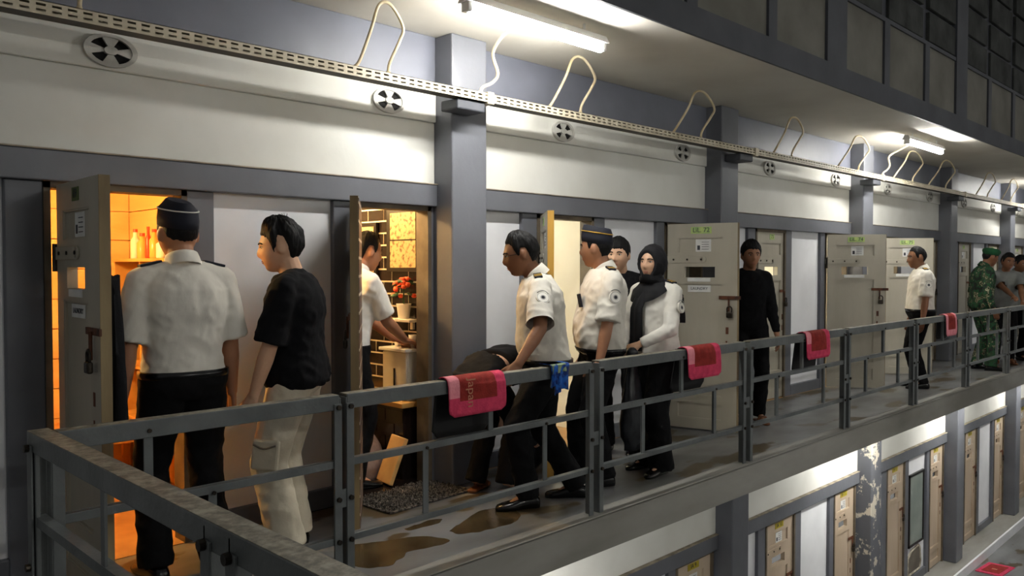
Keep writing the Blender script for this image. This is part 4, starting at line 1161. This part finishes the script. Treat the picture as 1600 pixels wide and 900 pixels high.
for q in (-1, 1):
    c = p.hc + p.HM @ V((q * 0.032, 0.098, 0.008)); M = p.HM
    pts = [c + M @ V((0.024 * math.cos(t), 0, 0.016 * math.sin(t))) for t in (2 * math.pi * j / 16 for j in range(17))]
    o = B().tube(pts, 0.0018, 6).build('glasses' if g is None else 'rim', 'glasses', g or p.root, smooth=True); g = g or o
    B().tube([c + M @ V((q * 0.024, 0, 0.004)), p.hc + M @ V((q * 0.079, 0.05, 0.010)), p.hc + M @ V((q * 0.083, -0.01, 0.008))], 0.002, 6).build('temple', 'glasses', g, smooth=True)
# capped heavier officer
p = Person('heavy officer in dark cap with gold piping and white shirt, third in the group', (4.33, 3.45, 0), (-0.82, 0.57), 1.72, width=1.16, belly=0.062, head=(-36, -2, 0), lean=(0, -0.02, 1), skin='skin',
           hands={'l': {'at': (-0.30, 0.11, 0.84), 'pole': (-0.7, -1, 0), 'curl': 0.7}, 'r': {'at': (0.30, 0.05, 0.80)}}, feet={'l': {'at': (-0.12, 0.02, 0)}, 'r': {'at': (0.13, 0.12, 0)}})
p.face(); p.hair(38, 4, -34, 0.006, 0.0, 0.001); p.cap_('navy', 'gold', 0.092, tilt=3); p.shirt('shirt_white', -0.10, 0.84, wrinkle=0.006, loose=0.012, seed=8); p.trousers('trouser_black', -0.03, 0.022, belt=True, r=(0.114, 0.084, 0.078)); p.shoes(); p.badge('l'); p.epaulettes(3)
c = p.spine(0.58) + p.sf * 0.178 + p.sr * -0.06
B().obox(c, (0.06, 0.014, 0.09), rotm(0, -10, 4)).build('name_card', 'navy', p.root, bevel=0.003)
# man in black tee with phone
p = Person('young man in black t-shirt looking up from a phone behind the capped officer', (5.12, 3.90, 0), (-0.90, -0.42), 1.68, skin='skin_fair', width=0.95, head=(-4, -2, 0),
           hands={'l': {'at': (-0.10, 0.27, 1.10), 'pole': (-1, -0.6, -0.6), 'dir': (0.5, 0.8, 0.2), 'n': (-0.4, 0.3, -1), 'curl': 0.6}, 'r': {'at': (0.07, 0.27, 1.10), 'pole': (1, -0.6, -0.6), 'dir': (-0.5, 0.8, 0.2), 'n': (0.4, 0.3, -1), 'curl': 0.6}})
p.face(); p.hair(30, 12, -30, 0.016, 0.018, 0.004, fringe=10, seed=12); p.shirt('tee_black', -0.12, 0.8, 0.02, collar=False, name='t_shirt'); p.trousers('trouser_black', 0.0); p.shoes()
hp = (p.wr['l'] + p.wr['r']) / 2 + V((0, 0.10, 0.05)); M3 = Matrix.Rotation(p.root.rotation_euler.z, 3, 'Z')
t = empty('mobile_phone', p.loc + M3 @ hp, p.root.rotation_euler.z)
B().obox((0, 0, 0), (0.075, 0.012, 0.15), rotm(0, -40, 10)).build('case', 'black_frame', t, bevel=0.004); B().obox(V((0, -0.005, 0.004)), (0.068, 0.006, 0.138), rotm(0, -40, 10)).build('screen', 'glasses', t)
tag(t, 'black mobile phone held by the young man in black t-shirt', 'phone')
# woman in black headscarf
p = Person('woman in black headscarf and white long sleeved uniform shirt holding a dark bag', (4.84, 3.36, 0), (-0.97, 0.12), 1.61, voxel=0.006, skin='skin_fair', width=0.98, head=(13, 2, 0), lean=(0, 0.02, 1),
           hands={'l': {'at': (-0.06, 0.24, 0.93), 'pole': (-1, -0.5, -0.2), 'dir': (0.7, 0.8, -0.4), 'n': (-0.3, 0.5, 0.8), 'curl': 0.6}, 'r': {'at': (0.10, 0.24, 0.90), 'pole': (1, -0.6, -0.3), 'dir': (-0.4, 0.8, -0.5), 'n': (0.4, 0.4, 0.8), 'curl': 0.6}},
           feet={'l': {'at': (-0.09, 0.05, 0)}, 'r': {'at': (0.10, -0.02, 0)}})
p.face(); p.shirt('shirt_bright', -0.13, 0.8, 0.016, long=True, wrinkle=0.005, seed=15, flare=0.012, collar=False); p.trousers('trouser_black', 0.0, r=(0.112, 0.098, 0.098), hem=0.04); p.shoes(); p.badge('l', 0.45); p.epaulettes(3, 'l')
def scarf(u, v):
    q = head_pt(u, v); d = q.normalized(); 
    f = V((math.sin(u) * math.cos(v), math.cos(u) * math.cos(v), math.sin(v)))
    ang = math.hypot(math.atan2(f.x, f.y) / 0.80, (f.z + 0.14) / 0.74) if f.y > 0 else 9
    m = sstep(0.92, 1.10, ang)
    nz = noise.noise(V((f.x * 4, f.y * 4, f.z * 6))) * 0.006
    return q + d * ((0.020 + nz + 0.012 * max(0, -f.y)) * m - 0.014 * (1 - m))
b = B(); b.rings(p.headpts(scarf, 64, 44)); hs = b.build('headscarf', 'hijab', p.root, smooth=True)
b = B(); k = p.k; n_ = 56
rs = []
for i, (z, rx, ry, cy) in enumerate(((-0.080, 0.076, 0.086, 0.016), (-0.105, 0.082, 0.092, 0.012), (-0.130, 0.088, 0.098, 0.006))):
    c = p.hc + V((0, cy - 0.03 * min(1, i / 4), z))
    rs.append([c + V((rx * math.cos(t) * (1 + 0.02 * math.sin(6 * t + i * 1.3)), ry * math.sin(t) * (1 + 0.03 * math.sin(5 * t + i)), 0.006 * math.sin(t * 4 + i))) for t in (2 * math.pi * j / n_ for j in range(n_))])
def t_end(a):
    sa, ca = math.sin(a), math.cos(a)
    return 0.92 - 0.30 * max(0, sa) ** 1.4 * (0.75 + 0.25 * ca) - 0.24 * max(0, -sa) ** 1.4
for i in range(9):
    f = i / 8; row = []
    for j in range(n_):
        a = 2 * math.pi * j / n_; t_ = 1.0 + (t_end(a) - 1.0) * f
        q = p.tring(t_, 0.036 + 0.006 * math.sin(9 * a + 5 * f) * f, n=n_)[j]
        row.append(q)
    rs.append(row)
b.rings(rs, cap=False)
# front fall and back fall of the scarf
for sx, sy, top, bot, w0, w1 in ((0.02, 0.125, -0.16, -0.62, 0.05, 0.06), (-0.07, -0.115, -0.16, -0.42, 0.10, 0.06)):
    g = []
    for i in range(13):
        f = i / 12; z = top + (bot - top) * f; ww = w0 + (w1 - w0) * f
        yy = sy * (0.55 + 0.55 * min(1, f * 3)) + 0.012 * math.sin(f * 5)
        xx = sx + (0.05 * f if sy > 0 else -0.03 * f)
        c = p.hc + V((xx, yy - 0.03, z))
        g.append([c + V((ww * math.cos(t), 0.016 * math.sin(t) * (1 + .5 * math.sin(4 * t)), 0)) for t in (2 * math.pi * j / 20 for j in range(20))])
    b.rings(g)
b.build('scarf_drape', 'hijab', hs, smooth=True)
# her bag
M3 = Matrix.Rotation(p.root.rotation_euler.z, 3, 'Z'); hp = p.loc + M3 @ ((p.wr['l'] + p.wr['r']) / 2 + V((-0.06, 0.05, -0.03)))
t = empty('plastic_bag', (hp.x, hp.y, 0.0))
b = B(); rs = []
for i in range(15):
    f = i / 14; z = hp.z - 0.02 - f * 0.66; r_ = 0.03 + 0.075 * math.sin(min(1, f * 1.15) * math.pi * 0.6) ** 1.3
    if f > 0.92: r_ *= 0.7
    rs.append([V((0.15 * 0 + r_ * math.cos(a) * (1 + 0.25 * noise.noise(V((math.cos(a) * 2, math.sin(a) * 2, f * 6)))), r_ * 0.62 * math.sin(a) * (1 + 0.25 * noise.noise(V((math.cos(a) * 2, 5, f * 5)))), z)) for a in (2 * math.pi * j / 28 for j in range(28))])
b.rings(rs); b.build('bag_body', 'bag_black', t, smooth=True)
B().ell((0, 0, hp.z - 0.01), (0.05, 0.035, 0.04)).build('bag_knot', 'bag_black', t, smooth=True)
tag(t, 'long dark plastic bag hanging from the woman in headscarf', 'bag')
# man in black by the numbered door
p = Person('man all in black wearing sandals beside the closed door numbered 73', (7.00, 3.82, 0), (-0.72, -0.62), 1.70, voxel=0.009, cvox=0.012, width=0.86, skin='skin', head=(6, -4, 0), hands={'l': {'at': (-0.26, 0.05, 0.78)}, 'r': {'at': (0.26, 0.05, 0.78)}})
p.face(); p.hair(32, 10, -30, 0.016, 0.020, 0.004, fringe=6, seed=20); p.shirt('tee_black', -0.12, 1.0, 0.018, collar=False, name='t_shirt', long=True); p.trousers('trouser_black', 0.0); p.shoes('sandal', True)
# bareheaded officer farther along
p = Person('bareheaded officer in white shirt looking toward the pale open door farther along', (10.44, 3.42, 0), (-0.55, 0.82), 1.70, voxel=0.010, cvox=0.013, width=1.08, belly=0.03, head=(8, -4, 0), skin='skin_deep',
           hands={'l': {'at': (-0.26, 0.06, 0.74)}, 'r': {'at': (0.27, 0.06, 0.76)}})
p.face(); p.hair(40, 12, -34, 0.010, 0.010, 0.003, seed=22); p.shirt('shirt_white', -0.03, 0.78, seed=21, loose=0.012); p.trousers('trouser_black', 0.05, 0.026, belt=True); p.shoes(); p.badge('l'); p.epaulettes(3)
# soldier
p = Person('soldier in green camouflage uniform and green beret leaning to listen', (12.86, 3.42, 0), (0.55, -0.80), 1.74, voxel=0.010, cvox=0.013, width=1.08, head=(14, -14, 0), skin='skin_deep', lean=(0, 0.08, 1), feet={'l': {'at': (-0.1, 0, 0)}, 'r': {'at': (0.12, 0.1, 0)}})
p.face(); p.hair(38, 8, -30, 0.004, 0.0, 0.001); p.shirt('camouflage', -0.13, 0.8, 0.02, long=True, flare=0.01, name='uniform_jacket'); p.trousers('camouflage', 0.0, r=(0.108, 0.082, 0.078), name='uniform_trousers'); p.shoes()
b = B(); M = p.HM @ rotm(0, 6, 8); b.rings([[p.hc + M @ V((a * math.cos(t), c_ * math.sin(t), z)) for t in (2 * math.pi * j / 28 for j in range(28))] for z, a, c_ in ((0.034, 0.082, 0.103), (0.05, 0.090, 0.112), (0.08, 0.104, 0.125), (0.105, 0.098, 0.118), (0.128, 0.06, 0.075))])
b.build('beret', 'beret_green', p.root, smooth=True)
# man in grey tee leaning on the railing
p = Person('man in grey t-shirt leaning on the railing beside the soldier', (13.95, 3.40, 0), (-0.80, -0.42), 1.66, voxel=0.011, cvox=0.013, skin='skin_deep', lean=(0.0, 0.14, 1), head=(14, -2, -8),
           hands={'l': {'world': (13.62, 3.07, 0.945), 'dir': (0.2, 1, -0.2), 'n': (0, 0.2, 1)}, 'r': {'world': (13.50, 3.08, 0.945), 'dir': (0, 1, -0.2), 'n': (0, 0.2, 1)}})
p.face(); p.hair(36, 12, -32, 0.016, 0.016, 0.006, seed=31); p.shirt('tee_grey', -0.1, 0.8, 0.02, collar=False, name='t_shirt'); p.trousers('trouser_black', 0.0); p.shoes('sandal', True)
# person half cut off by the picture edge
p = Person('person in dark jacket and pale shirt leaning at the picture edge', (14.55, 3.40, 0), (-0.6, -0.5), 1.64, voxel=0.012, cvox=0.014, skin='skin_deep', lean=(0, 0.16, 1), head=(20, -10, 0))
p.face(); p.hair(36, 10, -32, 0.016, 0.014, 0.005, seed=35); p.shirt('tee_grey', -0.1, 0.8, 0.02, name='shirt'); p.trousers('trouser_black', 0.0); p.shoes()
# person bending over behind the striding officer, only the low back and legs in sight
p = Person('person in dark clothes and brown sandals bending over behind the nearest red mat', (3.60, 3.80, 0), (0.95, 0.22), 1.64, voxel=0.009, cvox=0.011, skin='skin_fair', lean=(0, 1.0, 0.02), pelvis=(0, -0.10, 0.80), head=(0, -65, 0),
           hands={'l': {'at': (-0.16, 0.42, 0.34), 'pole': (-1, -0.3, 0)}, 'r': {'at': (0.16, 0.42, 0.34), 'pole': (1, -0.3, 0)}}, feet={'l': {'at': (-0.1, 0.0, 0), 'pole': (0, 1, 0)}, 'r': {'at': (0.1, 0.06, 0), 'pole': (0, 1, 0)}})
p.hair(36, 8, -36, 0.014, 0.014, 0.005, seed=40); p.shirt('tee_black', 0.30, 0.8, 0.016, collar=False, name='t_shirt'); p.trousers('trouser_black', 0.13, 0.02, r=(0.095, 0.075, 0.072)); p.shoes('sandal', True)
# ------------------------------------------------------------------ things in the cells
# plank cell: shelf, pictures, garment, cable
t = empty('wall_shelf', (2.22, 4.95, 0.0))
b = B(); b.box(-0.22, 0, 0, 0.9, 1.50, 1.52); b.build('shelf_board', 'wood_top', t)
b = B(); b.box(-0.20, 0, 0, 0.02, 0.45, 1.50); b.box(-0.20, 0, 0.44, 0.46, 0.45, 1.50); b.box(-0.20, 0, 0.88, 0.90, 0.45, 1.50); b.build('upright_board', 'wood_top', t)
for z in (1.16, 0.80, 0.46): B().box(-0.20, 0, 0.02, 0.88, z, z + 0.018).build('shelf_board', 'wood_top', t)
B().box(-0.01, 0.0, 0.02, 0.88, 0.46, 1.5).build('back_board', 'frame_wood', t)
tag(t, 'open wooden wall shelf in the orange plank cell', 'shelf')
bot = [(5.02, 'bottle_amber', 0.11, 0.03, 'clear amber jar'), (5.12, 'bottle_dark', 0.07, 0.022, 'small dark bottle'), (5.24, 'pot_white', 0.13, 0.035, 'pale container'), (5.36, 'bottle_amber', 0.17, 0.03, 'tall amber container'), (5.46, 'bottle_red', 0.19, 0.02, 'red bottle'), (5.56, 'bottle_amber', 0.15, 0.035, 'wide amber container'), (5.68, 'pot_white', 0.18, 0.03, 'tall pale container')]
for y, m, h, r, l_ in bot:
    t = empty('bottle', (2.10, y, 1.52))
    B().rings([ring(V((0, 0, z)), V((1, 0, 0)), V((0, 1, 0)), q, q, 16) for z, q in ((0, r * .95), (0.01, r), (h * .7, r), (h * .82, r * .5), (h, r * .45))]).build('glass', m, t, smooth=True)
    B().cyl((0, 0, h), (0, 0, h + 0.02), r * .5, n=14).build('lid', 'bottle_red' if m != 'bottle_dark' else 'pot_white', t)
    tag(t, l_ + ' on top of the shelf in the orange cell', 'bottle', 'bottles on the cell shelf')
for y, z, w_, h, l_ in ((4.78, 1.62, 0.20, 0.20, 'small framed picture on the orange plank wall'), (5.06, 1.585 + .22, 0.24, 0.14, 'printed card pinned above the shelf in the orange cell')):
    t = empty('picture', (2.222, y, z))
    B().box(-0.012, 0, 0, w_, 0, h).build('frame', 'paper', t); B().box(-0.014, -0.011, 0.03, w_ - 0.03, 0.03, h - 0.03).build('print', 'picture_print', t)
    tag(t, l_, 'picture')
t = empty('hanging_cable', (1.45, 5.0, 1.2))
B().tube(smooth_path([(0, 0, 1.1), (0.005, 0, 0.6), (-0.01, 0, 0.2), (0.01, 0, 0.0), (0.03, 0, 0.15), (0.02, 0, 0.5)], 6), 0.006, 6).build('cable', 'black_frame', t, smooth=True)
tag(t, 'dark cable hanging down inside the orange plank cell', 'cable')
def garment(x, y, ztop, w_, L, ang, label, m):
    t = empty('hung_garment', (x, y, ztop), math.radians(ang)); b = B(); rs = []
    for i in range(17):
        f = i / 16; ww = w_ * (0.18 + 0.82 * min(1, f * 1.6) ** 0.8); th = 0.03 + 0.02 * f
        rs.append([V((ww * math.cos(a) * .5, th * math.sin(a) + 0.012 * math.sin(6 * a + f * 3), -L * f + 0.015 * math.sin(3 * a))) for a in (2 * math.pi * j / 28 for j in range(28))])
    b.rings(rs); b.build('cloth', m, t, smooth=True)
    B().tube(smooth_path([(0, 0, 0.0), (0, 0, 0.05), (0.015, 0, 0.07), (0.03, 0, 0.05)], 4), 0.004, 6).build('hook', 'iron', t)
    return tag(t, label, 'clothing')
garment(1.262, 3.70, 1.42, 0.20, 0.66, 90, 'black garment hung on the inner side of the first open door', 'tee_black')
garment(4.98, 4.78, 1.78, 0.22, 0.95, 30, 'dark blue garment hung inside the cream walled cell', 'navy')
t = empty('bench', (1.6, 5.3, 0.0)); B().box(0, 0.6, 0, 0.8, 0.36, 0.40).build('seat', 'wood_top', t)
for x in (0.03, 0.53):
    for y in (0.03, 0.73): B().box(x, x + 0.04, y, y + 0.04, 0, 0.36).build('leg', 'wood_top', t)
tag(t, 'low wooden bench at the back of the orange plank cell', 'bench')
# tiled cell: pictures, plant, shelf, cabinet, counter, floor bits
t = empty('framed_picture', (3.648, 4.56, 1.46))
B().box(-0.02, 0, -0.03, 0.37, -0.03, 0.43).build('frame', 'black_frame', t)
for z in (0.0, 0.205): B().box(-0.024, -0.019, 0.02, 0.32, z, z + 0.195).build('photo', 'picture_print', t)
tag(t, 'black frame with two photographs on the tiled wall above the flowers', 'picture')
t = empty('framed_picture', (3.648, 5.06, 1.30))
B().box(-0.02, 0, 0, 0.42, 0, 0.5).build('frame', 'black_frame', t); B().box(-0.024, -0.019, 0.03, 0.39, 0.03, 0.47).build('photo', 'picture_print', t)
tag(t, 'dark framed collage on the tiled wall behind the man in white', 'picture')
t = empty('corner_shelf', (3.648, 4.52, 1.075)); B().box(-0.13, 0, 0, 0.26, 0, 0.018).build('board', 'pot_white', t, bevel=0.003); B().box(-0.02, 0, 0.1, 0.13, -0.06, 0).build('bracket', 'pot_white', t)
tag(t, 'small white shelf carrying the flower pot in the tiled cell', 'shelf')
t = empty('flower_pot', (3.58, 4.66, 1.093))
B().rings([ring(V((0, 0, z)), V((1, 0, 0)), V((0, 1, 0)), q, q, 20) for z, q in ((0, 0.036), (0.01, 0.040), (0.10, 0.052), (0.108, 0.055), (0.108, 0.046), (0.095, 0.044))]).build('pot', 'pot_white', t, smooth=True)
B().tube(smooth_path([(0, 0, 0.08), (0.004, 0.006, 0.15), (0, 0, 0.22)], 3), 0.005, 6).build('stem', 'leaf_green', t)
for i in range(34):
    a = random.uniform(0, 6.28); e = random.uniform(-0.3, 1.3); R_ = 0.085
    c = V((R_ * math.cos(a) * math.cos(e) * .8, R_ * math.sin(a) * math.cos(e), 0.19 + R_ * 1.2 * math.sin(e)))
    if i % 3: B().ell(c, (0.02, 0.018, 0.017), None, 8).build('flower', 'flower_red', t, smooth=True)
    else: B().ell(c * 1.0, (0.032, 0.018, 0.006), rotm(math.degrees(a), random.uniform(-40, 40), 20), 8).build('leaf', 'leaf_green', t, smooth=True)
tag(t, 'white pot of red artificial flowers on the small shelf', 'flower pot')
t = empty('counter', (3.40, 4.44, 0.0))
B().box(0, 0.25, 0, 0.95, 0.0, 0.50).build('body', 'tile_black', t); B().box(-0.03, 0.252, -0.03, 0.97, 0.50, 0.535).build('counter_top', 'wood_top', t, bevel=0.005)
for r_ in range(5):
    for c_ in range(5):
        yy = c_ * 0.2 + (-0.1 if r_ % 2 else 0)
        if yy < -0.01 or yy > 0.78: continue
        B().box(-0.006, 0, yy, yy + 0.188, 0.01 + r_ * 0.096, 0.09 + r_ * 0.096).build('tile', 'tile_black', t)
tag(t, 'low black tiled counter with yellow wooden top in the cell', 'counter')
t = empty('cabinet', (3.46, 4.46, 0.535)); B().box(0, 0.188, 0, 0.28, 0, 0.34).build('body', 'cabinet_white', t, bevel=0.006)
B().box(-0.012, 0, 0.006, 0.274, 0.006, 0.334).build('door', 'cabinet_white', t, bevel=0.004); B().box(-0.02, -0.012, 0.13, 0.142, 0.10, 0.22).build('handle', 'iron', t)
B().box(-0.03, 0.19, -0.012, 0.30, 0.34, 0.362).build('top', 'pot_white', t, bevel=0.004)
tag(t, 'small white cabinet standing on the tiled counter', 'cabinet')
for i, (y, h, m, l_) in enumerate(((4.52, 0.09, 'pot_white', 'white cup'), (4.62, 0.06, 'bottle_red', 'short red jar'), (4.69, 0.05, 'pot_white', 'white bowl'))):
    t = empty('cup', (3.55, y, 0.898)); B().rings([ring(V((0, 0, z)), V((1, 0, 0)), V((0, 1, 0)), q, q, 14) for z, q in ((0, 0.022), (h, 0.03), (h, 0.026), (0.01, 0.019))]).build('cup_body', m, t, smooth=True)
    tag(t, l_ + ' on top of the small white cabinet', 'cup')
for y in (4.85, 5.0):
    t = empty('dish', (3.48, y, 0.535)); B().rings([ring(V((0, 0, z)), V((1, 0, 0)), V((0, 1, 0)), q, q, 18) for z, q in ((0, 0.04), (0.02, 0.075), (0.026, 0.075), (0.008, 0.04))]).build('dish_body', 'pot_white', t, smooth=True)
    B().ell((0, 0, 0.025), (0.045, 0.05, 0.022), None, 10).build('food', 'bottle_amber', t, smooth=True)
    tag(t, 'white dish on the yellow counter top ' + ('beside the cabinet' if y < 4.9 else 'away from the cabinet'), 'dish')
t = empty('bundle_bag', (3.24, 4.66, 0.004)); b = B(); rs = []
for i in range(13):
    f = i / 12; z = 0.33 * f; r_ = 0.12 * math.sin(math.pi * min(1, 0.25 + f * 0.70)) ** 0.8 + 0.008
    rs.append([V((r_ * math.cos(a) + 0.04 * f, r_ * math.sin(a) * (1 + .2 * noise.noise(V((a, f * 5, 1)))) + 0.06 * f, z)) for a in (2 * math.pi * j / 22 for j in range(22))])
b.rings(rs); b.build('bag_body', 'bag_grey', t, smooth=True); tag(t, 'greyish bundle bag standing on the tiled cell floor', 'bag')
t = empty('leaning_board', (3.36, 4.40, 0.004)); B().obox((-0.06, 0.03, 0.16), (0.03, 0.20, 0.32), rotm(-10, 0, 22)).build('panel', 'cushion', t, bevel=0.006); tag(t, 'yellow board leaning just inside the tiled cell', 'board')
t = empty('doormat', (3.00, 4.02, 0.0), math.radians(3)); b = B(); b.box(-0.14, 0.52, -0.14, 0.24, 0.002, 0.014); b.build('mat_body', 'doormat', t, bevel=0.004)
b = B()
for i in range(1500):
    x, y = random.uniform(-0.135, 0.515), random.uniform(-0.135, 0.235); h = random.uniform(0.008, 0.02)
    b.cyl((x, y, 0.012), (x + random.uniform(-.006, .006), y + random.uniform(-.006, .006), 0.014 + h), 0.006, 0.003, 4)
tag(b.build('loops', 'doormat', t), kind='stuff'); tag(t, 'dark shaggy doormat at the threshold of the tiled cell', 'doormat')
# dark heap of bags and shoes behind the striding officer
t = empty('duffel_bag', (4.10, 3.98, 0.0)); B().ell((0, 0, 0.15), (0.22, 0.11, 0.15), None, 20).build('bag_body', 'bag_black', t, smooth=True); B().tube(smooth_path([(-0.12, 0, 0.26), (-0.08, -0.02, 0.36), (0.08, -0.02, 0.36), (0.12, 0, 0.26)], 4), 0.01, 6).build('handle', 'bag_black', t)
tag(t, 'dark duffel bag on the floor against the near pillar', 'bag')
t = empty('white_bundle', (4.46, 3.98, 0.0)); B().ell((0, 0, 0.06), (0.12, 0.08, 0.06), None, 16).build('bundle_body', 'cabinet_white', t, smooth=True); tag(t, 'pale cloth bundle on the floor past the near pillar', 'bundle')
